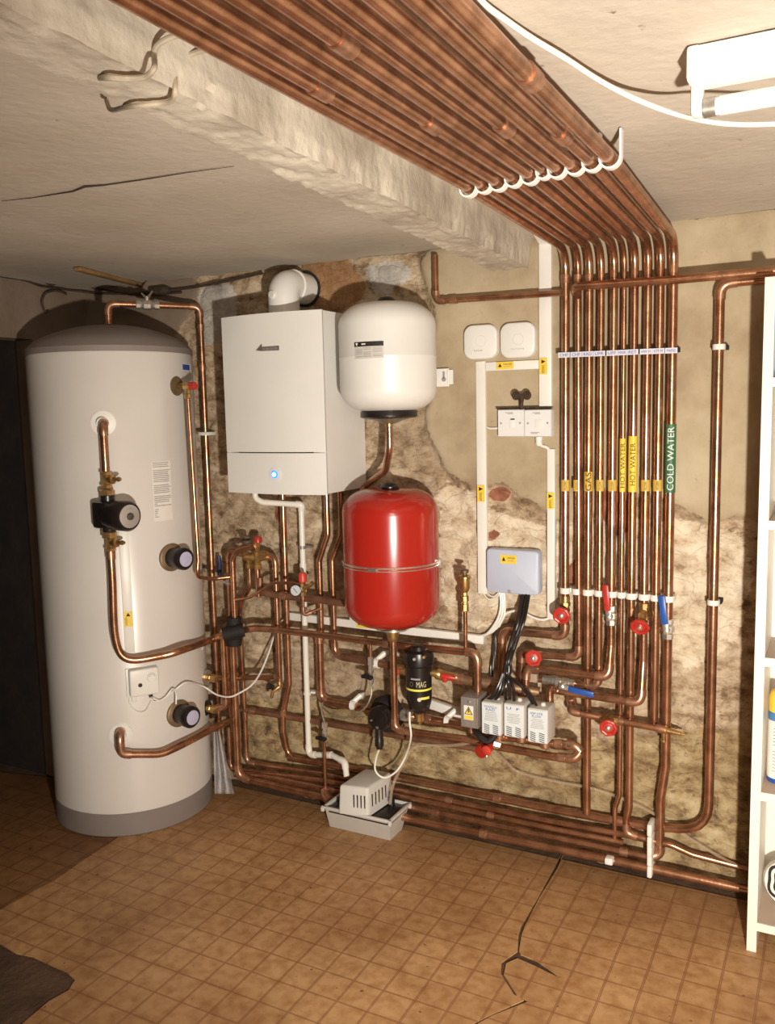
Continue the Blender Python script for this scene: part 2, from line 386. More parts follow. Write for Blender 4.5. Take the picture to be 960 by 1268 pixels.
    lpl = ramp(n1, (.35, (.20, .14, .10)), (.65, (.29, .22, .165))); col = mix(LPL, col, lpl)
    cem = ramp(n3, (.35, (.26, .13, .055)), (.65, (.42, .24, .12))); gre = ramp(n2, (.35, (.34, .31, .28)), (.60, (.62, .58, .53)))
    col = mix(GRE, col, gre); col = mix(CEM, col, cem); col = mix(BRI, col, ramp(n3, (.35, (.20, .07, .04)), (.65, (.40, .17, .10))))
    L.new(col, b.inputs['Base Color'])
    bp = N.new('ShaderNodeBump'); bp.inputs['Distance'].default_value = .016
    smooth_ = mth('MAXIMUM', PLA, LPL); L.new(mth('SUBTRACT', 1.0, mth('MULTIPLY', smooth_, .72)), bp.inputs['Strength'])
    hh = mth('ADD', mth('MULTIPLY', n2, .5), mth('MULTIPLY', n3, .5)); hh = mth('SUBTRACT', hh, mth('MULTIPLY', mth('MULTIPLY', crk, .12), mth('SUBTRACT', 1.0, smooth_)), False)
    hh = mth('ADD', hh, mth('MULTIPLY', PLA, .12), False)
    L.new(hh, bp.inputs['Height']); L.new(bp.outputs[0], b.inputs['Normal'])
    o = link('wall_back', vs, fs, m, auto=False)
    for nm_, idx in (('regions', (0, 1, 2, 3)), ('surfaces', (4, 5, 6, 7))):
        ca = o.data.color_attributes.new(nm_, 'FLOAT_COLOR', 'POINT'); arr = np.stack([M[k].ravel() for k in idx], axis=1).ravel(); ca.data.foreach_set('color', arr.tolist())
    o['kind'] = 'structure'
    return o
build_wall()
def struct(o): o['kind'] = 'structure'; return o
struct(MB().box(((XL + XR) / 2, YB / 2 + .1, -.055), (XR - XL + 1.8, -YB + .6, .10)).build('floor', CONC, smooth=False))
struct(MB().box((XR + .05, YB / 2, H / 2), (.1, -YB + .4, H + .2)).build('wall_right', ROOMW, smooth=False))
struct(MB().box(((XL + XR) / 2, YB - .05, H / 2), (XR - XL + .2, .1, H + .2)).build('wall_rear', ROOMW, smooth=False))
# left wall with a low dark opening behind the tank
lw = MB(); op0, op1, oz = -.30, -1.75, 1.87
lw.box((XL - .05, op0 / 2, H / 2), (.1, -op0 + .0, H)); lw.box((XL - .05, (op1 + YB) / 2, H / 2), (.1, op1 - YB, H)); lw.box((XL - .05, (op0 + op1) / 2, (oz + H) / 2), (.1, op0 - op1, H - oz))
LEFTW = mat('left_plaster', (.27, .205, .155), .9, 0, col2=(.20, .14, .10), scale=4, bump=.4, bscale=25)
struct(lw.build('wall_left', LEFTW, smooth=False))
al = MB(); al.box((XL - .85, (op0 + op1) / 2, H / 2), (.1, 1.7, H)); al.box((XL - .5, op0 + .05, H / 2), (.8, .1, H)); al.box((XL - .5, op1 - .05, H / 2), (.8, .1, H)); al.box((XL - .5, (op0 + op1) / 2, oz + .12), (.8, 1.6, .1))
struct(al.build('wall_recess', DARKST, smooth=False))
# ceiling with crack and stain
def ceil_mat():
    m, N, L, b = nt('ceiling_paint_old'); b.inputs['Roughness'].default_value = .85
    geo = N.new('ShaderNodeNewGeometry')
    n = N.new('ShaderNodeTexNoise'); n.inputs['Scale'].default_value = 2.2; n.inputs['Detail'].default_value = 7; L.new(geo.outputs['Position'], n.inputs['Vector'])
    r = N.new('ShaderNodeValToRGB'); r.color_ramp.elements[0].position = .3; r.color_ramp.elements[0].color = (.48, .41, .33, 1); r.color_ramp.elements[1].position = .65; r.color_ramp.elements[1].color = (.59, .525, .44, 1)
    L.new(n.outputs[0], r.inputs[0])
    n2 = N.new('ShaderNodeTexNoise'); n2.inputs['Scale'].default_value = 30; n2.inputs['Detail'].default_value = 6; L.new(geo.outputs['Position'], n2.inputs['Vector'])
    r2 = N.new('ShaderNodeValToRGB'); r2.color_ramp.elements[0].position = .24; r2.color_ramp.elements[0].color = (.3, .2, .12, 1); r2.color_ramp.elements[1].position = .30; r2.color_ramp.elements[1].color = (1, 1, 1, 1); L.new(n2.outputs[0], r2.inputs[0])
    mx = N.new('ShaderNodeMix'); mx.data_type = 'RGBA'; mx.blend_type = 'MULTIPLY'; mx.inputs[0].default_value = .8; L.new(r.outputs[0], mx.inputs[6]); L.new(r2.outputs[0], mx.inputs[7]); L.new(mx.outputs[2], b.inputs['Base Color'])
    bp = N.new('ShaderNodeBump'); bp.inputs['Strength'].default_value = .35; bp.inputs['Distance'].default_value = .01; L.new(n2.outputs[0], bp.inputs['Height']); L.new(bp.outputs[0], b.inputs['Normal'])
    return m
CEILM = ceil_mat()
def build_ceiling():
    vs = []; st = .05; nx = int((XR - XL + .3) / st); ny = int((-YB + .2) / st)
    for j in range(ny + 1):
        for i in range(nx + 1):
            x = XL - .1 + (XR - XL + .3) * i / nx; y = .08 + (YB - .12) * j / ny
            vs.append((x, y, H + .006 * fbm(x * 1.7, y * 1.7, 5) + .003 * fbm(x * 8, y * 8, 2)))
    o = link('ceiling', vs, [(j * (nx + 1) + i, j * (nx + 1) + i + 1, (j + 1) * (nx + 1) + i + 1, (j + 1) * (nx + 1) + i) for j in range(ny) for i in range(nx)], CEILM, auto=False)
    struct(o)
    struct(MB().box(((XL + XR) / 2, YB / 2, H + .09), (XR - XL + .6, -YB + .6, .1)).build('trim_1', CEILM, smooth=False))
build_ceiling()
ck = MB()
pts = [G(x, y, H - .003) for x, y in [(2, 249), (40, 245), (90, 237), (105, 231), (130, 229), (180, 222), (230, 214), (290, 206)]]
ck.tube(pts, [.0006, .001, .002, .003, .002, .0014, .001, .0005], 6); struct(ck.build('trim_2', OLDCABLE))
# beam: rough concrete with broken lower edges
def build_beam():
    prof = []  # per station the section
    vs = []; n = 420; sec = 40
    y0, y1 = .02, -3.9
    for i in range(n + 1):
        t = i / n; y = lerp(y0, y1, t)
        xl = lerp(-1.065, -.935, min(1, -y / 2.2)); xr = lerp(-.938, -.83, min(1, -y / 2.2)); zb = 2.003
        P = [(xl - .012, H + .01), (xl, zb), (xr, zb), (xr + .008, H + .01)]
        ln = [0]; 
        for k in range(sec):
            u = k / (sec - 1) * 3; s = min(int(u), 2); f = u - s
            x = lerp(P[s][0], P[s + 1][0], f); z = lerp(P[s][1], P[s + 1][1], f)
            rough = .010 * fbm(x * 14, y * 9, z * 14) + .012 * fbm(y * 3.1, s * 7, 3)
            if s == 0: x += rough * 1.0
            if s == 1 or (s == 0 and f > .7): z += abs(rough) * .8 + .014 * max(0, fbm(x * 30, y * 22, 8))
            if s == 1 and (f < .25 or f > .8): z += .030 * max(0, fbm(y * 6, s * 3 + (f > .5) * 9, 1) - .05) + .012 * max(0, fbm(y * 25, 4 + (f > .5) * 9, 1))
            if s == 2 and f < .3: x -= .03 * max(0, fbm(y * 6, 12, 1) - .05) + .012 * max(0, fbm(y * 25, 13, 1))
            if s == 2: x += rough * .8
            vs.append((x, y, z))
    fs = [(i * sec + k, i * sec + k + 1, (i + 1) * sec + k + 1, (i + 1) * sec + k) for i in range(n) for k in range(sec - 1)]
    fs += [tuple(range(sec))]
    m = mat('beam_paint', (.64, .58, .48), .85, 0, col2=(.40, .34, .27), scale=5, bump=.5, bscale=34)
    struct(link('trim_3', vs, fs, m, auto=True))
build_beam()
# ------------------------------------------------------------------ vinyl floor
def vinyl(name, x0, y0, tint=(1, 1, 1)):
    m, N, L, b = nt(name); b.inputs['Roughness'].default_value = .55
    geo = N.new('ShaderNodeNewGeometry'); sep = N.new('ShaderNodeSeparateXYZ')
    wn = N.new('ShaderNodeTexNoise'); wn.inputs['Scale'].default_value = 5; L.new(geo.outputs['Position'], wn.inputs['Vector'])
    def mth(op, a, c=None, clamp=False):
        x = N.new('ShaderNodeMath'); x.operation = op; x.use_clamp = clamp
        for s, q in ((0, a), (1, c)):
            if q is None: continue
            if isinstance(q, (int, float)): x.inputs[s].default_value = q
            else: L.new(q, x.inputs[s])
        return x.outputs[0]
    L.new(geo.outputs['Position'], sep.inputs[0]); w = mth('MULTIPLY', mth('SUBTRACT', wn.outputs[0], .5), .006)
    def lines(c, o, T=.0925, dbl=.0022, hw=.0011):
        t = mth('ADD', mth('SUBTRACT', c, o), w); fr = mth('PINGPONG', t, T / 2)      # distance to the nearest line
        return mth('SUBTRACT', 1, mth('DIVIDE', mth('ABSOLUTE', mth('SUBTRACT', fr, dbl)), hw * 1.6), True), fr
    ax, fx = lines(sep.outputs[0], x0); ay, fy = lines(sep.outputs[1], y0, dbl=.0014)
    ln = mth('MAXIMUM', ax, mth('MULTIPLY', ay, .85))
    near = mth('MAXIMUM', mth('SUBTRACT', 1, mth('DIVIDE', fx, .0055), True), mth('SUBTRACT', 1, mth('DIVIDE', fy, .0045), True))
    n1 = N.new('ShaderNodeTexNoise'); n1.inputs['Scale'].default_value = 2.5; n1.inputs['Detail'].default_value = 8; L.new(geo.outputs['Position'], n1.inputs['Vector'])
    n2 = N.new('ShaderNodeTexNoise'); n2.inputs['Scale'].default_value = 26; n2.inputs['Detail'].default_value = 6; L.new(geo.outputs['Position'], n2.inputs['Vector'])
    r = N.new('ShaderNodeValToRGB'); e = r.color_ramp.elements; e[0].position = .3; e[0].color = (.38, .20, .082, 1); e[1].position = .62; e[1].color = (.59, .35, .165, 1); L.new(n1.outputs[0], r.inputs[0])
    r2 = N.new('ShaderNodeValToRGB'); e = r2.color_ramp.elements; e[0].position = .3; e[0].color = (.72, .62, .5, 1); e[1].position = .6; e[1].color = (1, 1, 1, 1); L.new(n2.outputs[0], r2.inputs[0])
    def mix(f, a, c, t='MIX'):
        x = N.new('ShaderNodeMix'); x.data_type = 'RGBA'; x.blend_type = t
        if isinstance(f, float): x.inputs[0].default_value = f
        else: L.new(f, x.inputs[0])
        for s, q in ((6, a), (7, c)):
            if isinstance(q, tuple): x.inputs[s].default_value = (*q, 1)
            else: L.new(q, x.inputs[s])
        return x.outputs[2]
    col = mix(1.0, r.outputs[0], r2.outputs[0], 'MULTIPLY'); col = mix(mth('MULTIPLY', near, .30), col, (.24, .10, .04)); col = mix(mth('MULTIPLY', ln, .75), col, (.20, .062, .024))
    sp = N.new('ShaderNodeTexNoise'); sp.inputs['Scale'].default_value = 45; sp.inputs['Detail'].default_value = 2; L.new(geo.outputs['Position'], sp.inputs['Vector'])
    col = mix(mth('MULTIPLY', mth('GREATER_THAN', sp.outputs[0], .73), .7), col, (.09, .045, .02))
    # old grime along the wall
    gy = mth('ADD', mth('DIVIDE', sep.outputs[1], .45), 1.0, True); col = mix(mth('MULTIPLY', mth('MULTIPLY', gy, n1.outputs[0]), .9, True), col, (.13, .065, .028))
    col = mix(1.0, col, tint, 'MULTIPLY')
    L.new(col, b.inputs['Base Color'])
    bp = N.new('ShaderNodeBump'); bp.inputs['Strength'].default_value = .35; bp.inputs['Distance'].default_value = .012; L.new(n1.outputs[0], bp.inputs['Height'])
    bp2 = N.new('ShaderNodeBump'); bp2.inputs['Strength'].default_value = .2; bp2.inputs['Distance'].default_value = .004; L.new(n2.outputs[0], bp2.inputs['Height']); L.new(bp.outputs[0], bp2.inputs['Normal']); L.new(bp2.outputs[0], b.inputs['Normal'])
    return m
def sheet(poly, m, label, z=0.0, th=.004):
    P = [Vector((p[0], p[1], z - th)) for p in poly]
    o = MB().prism(P, (0, 0, th)).build('vinyl_sheet', m, smooth=False); return setp(o, label, 'vinyl flooring')
V1 = vinyl('vinyl_main', -1.605, -.637); V2 = vinyl('vinyl_right', -.71, -.153)
def gp(L): return [(G(x, y).x, G(x, y).y) for x, y in L]
crack = gp([(699, 1056), (690, 1076), (668, 1112), (650, 1147), (646, 1158), (643, 1178), (627, 1193), (624, 1207), (640, 1232), (655, 1240), (612, 1257), (580, 1274), (560, 1300)])
tear = gp([(26, 1269), (60, 1240), (85, 1226), (93, 1213), (82, 1203), (62, 1194), (40, 1184), (20, 1180), (0, 1168), (-40, 1158)])
seam = gp([(-40, 1140), (0, 1126), (40, 1103), (66, 1090), (100, 1066), (140, 1040)])
seamtop = (-2.42, -.06)
right = [(crack[0][0], -.045)] + crack
# thin notch running right from the crack
nt_ = gp([(645, 1182), (665, 1190), (680, 1200), (697, 1213), (678, 1204), (662, 1196), (641, 1187)])
right = [(crack[0][0], -.045)] + crack[:6] + nt_ + crack[6:]
right += [(crack[-1][0], YB + .05), (XR - .01, YB + .05), (XR - .01, -.045)]
lx = [(x - (.008 if i < 6 else .010) - .004 * sin(i * 2.3), y) for i, (x, y) in enumerate(crack)]
main = [(seamtop[0] + .02, -.045), (lx[0][0], -.045)] + lx + [(lx[-1][0], YB + .05), (tear[0][0] + .02, YB + .05)] + tear + [(x + .004, y) for x, y in seam]
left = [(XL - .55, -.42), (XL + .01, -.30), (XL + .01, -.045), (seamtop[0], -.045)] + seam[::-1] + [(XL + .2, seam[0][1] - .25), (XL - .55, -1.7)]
sheet(main, V1, 'large sheet of tan vinyl with a small square grid under the tank and pump')
sheet(right, V2, 'tan grid vinyl sheet with a raised torn edge at the right of the long crack', z=.0012)
sheet(left, vinyl('vinyl_grimy_shaded', -1.605, -.637, (.50, .44, .38)), 'grimy, shade-tinted vinyl sheet left of and behind the white hot water tank', z=-.0008, th=.003)  # tint darkens the sheet for grime and for light falling off
def mound():                                            # crinkled folds in the vinyl near the tear
    return
# ------------------------------------------------------------------ hot water tank
def build_tank():
    t = thing('hot_water_tank', 'tall white hot water tank with grey domed top in the left corner', 'water tank', (TC.x, TC.y, .0))
    MB().lathe(TC, (0, 0, 1), [(TR - .004, 0), (TR + .001, .004), (TR + .001, .085), (TR - .002, .088)], 72).build('base_band', TANKG, t)
    MB().lathe(TC, (0, 0, 1), [(TR - .002, .088), (TR, .09), (TR, 1.776), (TR - .002, 1.779)], 72).build('tank_jacket', TANKW, t)
    top = 1.779; prof = [(TR + .003, top), (TR + .002, top + .02)]
    for k in range(1, 19):
        a = k / 18; prof.append(((TR + .002) * (1 - a) if k < 18 else .0, top + .022 + .082 * (1 - (1 - a) ** 2.2) + .012 * min(1, a * 8)))
    MB().lathe(TC, (0, 0, 1), prof, 72).build('domed_lid', TANKG, t)
    def ang(P): return math.atan2(P.x - TC.x, -(P.y - TC.y))
    # printed data sheet (seven blocks of fine print)
    a = CY(187, 572); b = CY(214, 645); r = TR + .0012
    lab = patch(wrapfn(TC, r, ang(a), ang(b), b.z + .005, a.z), 'data_label', PAPER, t, 6)
    MBl = MB(); rr = r + .0006
    for k in range(30):
        if k in (3, 11, 17, 24): continue
        v = 1 - (k + 1) / 33; u1 = random.choice([.9, .85, .95]) if k < 22 else random.choice([.2, .25, .15]); f = wrapfn(TC, rr, ang(a), ang(b), b.z, a.z)
        if k == 23: u1 = .95
        MBl.add([f(.06, v), f(u1 / 2, v), f(u1, v), f(u1, v + .013), f(u1 / 2, v + .013), f(.06, v + .013)], [(0, 1, 4, 5), (1, 2, 3, 4)])
    MBl.build('printed_lines', INKG, lab, smooth=False)
    a = CY(225, 450); b = CY(236, 460); l2 = patch(wrapfn(TC, r, ang(a), ang(b), b.z, a.z), 'small_label', PAPER, t, 3)
    patch(wrapfn(TC, r + .0006, ang(a) + .01, lerp(ang(a), ang(b), .8), b.z + .003, a.z - .003), 'label_mark', INKB, l2, 3)
    a = CY(235, 505); b = CY(239.5, 521)
    # cable trunking strip down the jacket
    def strip(px0, px1, y0, y1, name, m, th=.010):
        a = CY((px0 + px1) / 2, (y0 + y1) / 2); an = ang(a); wdt = (CY(px1, y1) - CY(px0, y1)).length
        d = Vector((sin(an), -cos(an), 0)); rot = Matrix(((cos(an), -sin(an) * -1 * -1, 0), (sin(an), cos(an), 0), (0, 0, 1)))
        z0 = CY(px1, y1).z; z1 = CY(px0, y0).z; c = TC + d * (TR + th / 2 - .001); c.z = (z0 + z1) / 2
        x = Vector((cos(an), sin(an), 0)); R = Matrix((x, Vector((-sin(an), cos(an), 0)), Vector((0, 0, 1)))).transposed()
        return MB().box(c, (wdt, th, z1 - z0), R, .0015), an, c, wdt, x, d
    s = strip(151, 163, 655, 812, 'x', WPLAST)
    t2 = s[0].build('cable_trunking', WPLAST); setp(t2, 'white cable trunking strip running down the front of the tank', 'cable trunking')
    c = s[2] + s[5] * .0058; zc = CY(157, 766).z; c.z = zc
    X = s[4]; R = Matrix((X, -s[5], Vector((0, 0, 1)))).transposed()
    lb = MB().box(c, (.030, .0008, .055), R).build('warning_label', YELLOW, t2, smooth=False)
    o = c + s[5] * .0007
    text('DANGER', quadfn(o - X * .004 + Vector((0, 0, -.022)), (0, 0, .028), -X * .008), INK, lb)
    MB().prism([o - X * .008 + Vector((0, 0, .010)), o + X * .008 + Vector((0, 0, .010)), o + Vector((0, 0, .023))], s[5] * .0003).build('warning_triangle', INK, lb, smooth=False)
    # black immersion heater caps
    for (px, py, lbl) in ((212, 690, 'upper black immersion heater cap with lilac disc on the tank'), (221, 883, 'lower black immersion heater cap with lilac disc and a cable, on the tank')):
        p = CY(px, py); an = ang(p); d = Vector((sin(an), -cos(an), 0)); d = (d + Vector((.10, -.10, .02))).normalized() if False else d
        ih = thing('immersion_heater', lbl, 'immersion heater', p, 'immersion heater caps on the tank')
        MB().lathe(p - d * .004, d, [(.052, 0), (.052, .010), (.046, .014)], 32).build('brass_flange', mat('aged_flange', (.30, .21, .12), .5, .5, var=.3), ih)
        MB().lathe(p + d * .008, d, [(.036, 0), (.036, .05), (.041, .052), (.041, .070), (.036, .076)], 32).build('cap', BLACK, ih)
        MB().lathe(p + d * .084, d, [(.0275, 0), (.0275, .002), (.026, .0025)], 32).build('label_disc', LILAC, ih)
    # escutcheon rings where the coil pipes enter
    for (px, py) in ((128, 524), (150, 910)):
        p = CY(px, py); an = ang(p); d = Vector((sin(an), -cos(an), 0))
        MB().lathe(p - d * .002, d, [(.043, 0), (.043, .004), (.020, .006), (.020, .03)], 28).build('port_flange', WPLAST, t)
    return t, ang
TANK, ang = build_tank()
def outn(P): v = Vector((P.x - TC.x, P.y - TC.y, 0)).normalized(); return v
def TP(px, py, e): return CY(px, py, e)
# coil pipes in front of the tank
E1 = .062
top_in = CY(127, 524); top_o = TP(128, 524, E1)
def gate_valve_small(P, side, label, grp):
    v = thing('isolation_valve', label, 'valve', P, grp)
    MB().lathe(P - Vector((0, 0, .030)), (0, 0, 1), [(.014, 0), (.019, .002), (.019, .012), (.015, .014), (.015, .045), (.019, .047), (.019, .057), (.014, .060)], 8).build('valve_body', BRASS, v, smooth=False)
    MB().lathe(P, side, [(.012, 0), (.013, .02), (.016, .021), (.016, .032), (.008, .034), (.006, .055), (.009, .056), (.006, .066), (.003, .070)], 14).build('spindle', BRASS, v)
    return v
P0 = TP(130, 540, E1); P1 = TP(132, 588, E1); P2 = TP(136, 690, E1); x0 = (P0.x + P2.x) / 2; y0 = (P0.y + P2.y) / 2
def col(z): return Vector((x0, y0, z))
zt = top_in.z; z1 = TP(132, 586, E1).z; zv1 = TP(134, 594, E1).z; znut = TP(134, 606, E1).z; zp0 = TP(135, 617, E1).z; zp1 = TP(135, 657, E1).z; zv2 = TP(137, 672, E1).z; zb = TP(137, 682, E1).z
pipe('short copper pipe from the upper tank port down to the pump', [Vector((x0, y0, zt)) - outn(col(0)) * -.0 - outn(col(0)) * .075, col(zt), col(z1)], .028, .03, 'all')
side = Vector((.97, .0, .05)).normalized()
gate_valve_small(col(zv1), side, 'brass isolation valve above the black pump on the tank', 'pump valves on the tank')
gate_valve_small(col(zv2), side, 'brass isolation valve below the black pump on the tank', 'pump valves on the tank')
pt = lerp(col(zp0), col(zp1), .5)
pump = thing('circulation_pump', 'black circulation pump with round silver face plate in front of the tank', 'pump', pt)
ph = zp0 - zp1
MB().lathe(col(znut) - Vector((0, 0, .022)), (0, 0, 1), [(.020, 0), (.026, .003), (.026, .018), (.022, .022)], 8).build('union_nut', BRASS, pump, smooth=False)
MB().lathe(col(zp1) - Vector((0, 0, .028)), (0, 0, 1), [(.020, 0), (.026, .003), (.026, .022), (.020, .028)], 8).build('union_nut', BRASS, pump, smooth=False)
MB().lathe(col(zp0) - Vector((0, 0, .01)), (0, 0, 1), [(.021, -.11), (.024, -.10), (.024, .02), (.02, .022)], 16).build('pump_throat', BLACK, pump)
pa = Vector((.985, -.17, 0)).normalized(); px_ = Vector((pa.y, -pa.x, 0)); Rp = Matrix((px_, -pa, Vector((0, 0, 1)))).transposed()
MB().box(pt + pa * -.004, (.078, .085, ph * .84), Rp, .012).build('terminal_box', BLACK, pump)
MB().lathe(pt + pa * .02, pa, [(.050, 0), (.052, .03), (.052, .092), (.046, .100)], 32).build('motor_housing', BLACK, pump)
fp = MB().lathe(pt + pa * .1205, pa, [(.040, 0), (.040, .0015), (.039, .002)], 32).build('face_plate', mat('pump_plate', (.50, .46, .42), .4, .3, var=.1), pump)
MB().lathe(pt + pa * .123, pa, [(.013, 0), (.012, .006), (.008, .008)], 16).build('speed_knob', mat('pump_knob', (.08, .06, .05), .4, 0), pump)
text('UPS', quadfn(pt + pa * .1235 - px_ * -.012 + Vector((0, 0, .022)), -px_ * .024 * 1, (0, 0, .009)), INKG, fp)
Q = [col(zb), TP(137, 722, E1), TP(142, 790, E1 + .0), TP(158, 816, E1), TP(200, 812, E1 + .01), TP(228, 804, E1 + .02), W(262, 792, .20), W(282, 784, .18)]
Q[1] = Vector((x0, y0, Q[1].z)); Q[2] = lerp(Q[2], Vector((x0, y0, Q[2].z)), .7)
o = MB().tube(smoothcurve(Q, 7), .014, 14).build('copper_pipe', COPPER); setp(o, 'thick copper pipe curving from the tank pump round to the black lagged joint', 'pipe')
MB().tube([col(zb), col(zb - .03)], .0165, 14).build('coupling', FIT, o)
clip = MB().box(W(247, 798, .225), (.012, .035, .05), None, .003).build('pipe_clip', WPLAST); setp(clip, 'white pipe clip on the curved pipe at the right edge of the tank', 'pipe clip')
pi_ = CY(150, 908); po = TP(148, 908, .055); pb = TP(148, 934, .055); pb.x, pb.y = po.x, po.y
Q = [pi_ - outn(pi_) * .03, po, pb, TP(200, 934, .05), TP(222, 924, .06), W(262, 903, .25), W(285, 892, .14)]
pth, mk = fillet(Q, {'d': .03, 3: .12, 4: .15, 5: .1})
o = MB().tube(pth, .014, 14).build('copper_pipe', COPPER); setp(o, 'thick copper pipe from the lowest tank port bending right to the wall pipes', 'pipe')
for mm in mk[:2]: MB().tube([mm[2]] + mm[1] + [mm[3]], .0165, 14).build('elbow_fitting', FIT, o)
# cylinder thermostat
def thermostat():
    p = CY(177, 842); an = ang(p); d = Vector((sin(an), -cos(an), 0)); X = Vector((cos(an), sin(an), 0)); R = Matrix((X, -d, Vector((0, 0, 1)))).transposed()
    t = thing('tank_thermostat', 'white tank thermostat box with dial and black dot, below the trunking', 'thermostat', p)
    MB().box(p + d * .016, (.104, .034, .100), R, .006, 3).build('cover', WPLAST, t)
    MB().box(p + d * .001 - X * .004 - Vector((0, 0, .004)), (.112, .004, .108), R, .001).build('back_plate', WPLAST, t)
    MB().lathe(p + d * .033 + X * .026 + Vector((0, 0, .016)), d, [(.017, 0), (.017, .004), (.015, .006), (.004, .006)], 24).build('dial', WPLAST, t)
    MB().lathe(p + d * .033 - X * .016 - Vector((0, 0, .008)), d, [(.0075, 0), (.0075, .002)], 16).build('knock_out', INK, t)
    MB().box(p + d * .016 + X * .022 - Vector((0, 0, .055)), (.014, .014, .012), R, .002).build('cable_gland', BLACK, t)
    MB().box(p + d * .004 - X * .034 - Vector((0, 0, .062)), (.020, .006, .03), R, .002).build('strap', WPLAST, t)
    for k in range(5):
        a = pi * .5 + (k - 2) * .5; c = p + d * .0395 + X * (.026 + .0115 * cos(a)) + Vector((0, 0, .016 + .0115 * sin(a)))
        MB().box(c, (.0018, .0006, .003), R).build('dial_mark', INK, t, smooth=False)
thermostat()
cable('white cable looping from the tank thermostat to the conduit behind the pipes', [TP(189, 864, .016), TP(200, 867, .02), TP(217, 854, .02), TP(232, 845, .03), W(252, 850, .24), W(268, 860, .22), W(284, 863, .22), W(297, 858, .20), W(312, 848, .17), W(323, 832, .12), W(333, 808, .08), W(344, 775, .03), W(357, 764, .025)], .007, WPLAST)
cable('short white cable from the thermostat joining the lower immersion heater cap', [TP(186, 864, .02), TP(192, 869, .02), TP(204, 864, .022), TP(214, 853, .03), TP(218, 860, .05), TP(218, 872, .055)], .006, WPLAST)
cable('thin white wire loop hanging under the thermostat', [TP(160, 862, .006), TP(161, 872, .008), TP(170, 881, .01), TP(180, 880, .01), TP(187, 868, .01)], .003, WPLAST)
# temperature relief valve
p = CY(226, 478); d = (outn(p) + Vector((.25, -.1, 0))).normalized()
rv = thing('relief_valve', 'brass relief valve with red cap on the upper right of the tank', 'valve', p)
MB().lathe(CY(219, 478) - outn(p) * .002, outn(CY(219, 478)), [(.036, 0), (.036, .003), (.02, .005)], 28).build('escutcheon', mat('aged_flange', (.3, .21, .12)), rv)
a0 = CY(222, 478); a1 = W(232, 478, (-a0.y) + .045); dr = Vector((1, 0, 0))
MB().tube([a0 - outn(a0) * .01, a1], .011, 12).build('inlet', BRASS, rv)
MB().lathe(a1 - dr * .012, dr, [(.012, 0), (.015, .002), (.015, .022), (.011, .024)], 8).build('valve_body', BRASS, rv, smooth=False)
MB().lathe(a1 + dr * .012, dr, [(.012, 0), (.0145, .003), (.0145, .022), (.012, .026), (.006, .027)], 14).build('red_cap', REDW, rv)
MB().lathe(a1 - Vector((0, 0, .045)), (0, 0, 1), [(.010, 0), (.013, .002), (.013, .016), (.010, .018), (.010, .04)], 8).build('outlet_nut', BRASS, rv, smooth=False)
zz = W(239, 697, -a1.y).z
Q = [a1 - Vector((0, 0, .03)), Vector((a1.x + .006, a1.y, lerp(a1.z, zz, .5))), Vector((a1.x + .012, a1.y, zz + .01)), W(244, 714, -a1.y + .01), W(262, 717, .20), W(288, 714, .145)]
pth, _ = fillet(Q, {'d': .04, 2: .06, 3: .06}); o = MB().tube(pth, .0078, 12).build('copper_pipe', COPPER); setp(o, 'thin discharge pipe falling from the red capped relief valve on the tank', 'pipe')
# pipe over the top of the tank
ptop = Vector((0, 0, 0)); a = W(134, 385, .33)
lid = Vector((a.x, -.33, 1.90)); 
pth = [lid, Vector((a.x, -.33, a.z)), W(243, 380, .10)]; 
L1x = (W(249, 388, .06).x + W(265, 787, .06).x) / 2
e = Vector((L1x, -.06, W(246, 380, .06).z)); a2 = Vector((a.x, -.33, e.z + .003))
q = pipe('copper pipe rising from the tank dome, then across and down the wall', [lid, a2, e, Vector((L1x, -.06, .16))], .024, .03, 'all', rings=((2, .045), (2, .13)))
va = lerp(a2, e, .42); dv = (e - a2).normalized()
bv = thing('ball_valve', 'steel ball valve with a small wing handle on the pipe above the tank', 'valve', va)
MB().lathe(va - dv * .045, dv, [(.012, 0), (.018, .002), (.018, .018), (.013, .02), (.020, .03), (.020, .055), (.013, .07), (.018, .072), (.018, .088), (.012, .09)], 8).build('valve_body', CHROME, bv, smooth=False)
MB().tube([va + Vector((0, 0, .015)), va + Vector((0, 0, .032))], .008, 10).build('stem', CHROME, bv)
MB().tube([va + Vector((-.026, 0, .046)), va + Vector((-.008, 0, .030)), va + Vector((.008, 0, .030)), va + Vector((.030, 0, .050))], [.003, .005, .005, .003], 8).build('wing_handle', CHROME, bv)
cl = MB().box(Vector((L1x, -.05, W(257, 537, .06).z)), (.045, .055, .014), None, .003).build('pipe_clip', WPLAST); setp(cl, 'white pipe clip on the pipe right beside the tank', 'pipe clip')
# connections on the right of the tank
for (px, py, lbl) in ((261, 839, 'upper brass tank connector on the right side of the tank'), (261, 877, 'lower brass tank connector on the right side of the tank')):
    p = W(px - 3, py, .20); d = Vector((1, 0, 0)); tt = thing('tank_connector', lbl, 'pipe fitting', p, 'brass connectors on the right of the tank')
    MB().lathe(p + d * -.012, d, [(.030, 0), (.030, .006), (.018, .008)], 20).build('flange', BLACK if py > 850 else CHROME, tt)
    MB().lathe(p - d * .004, d, [(.012, 0), (.015, .002), (.015, .018), (.013, .02), (.017, .024), (.017, .042), (.011, .045)], 8).build('nut', BRASS, tt, smooth=False)
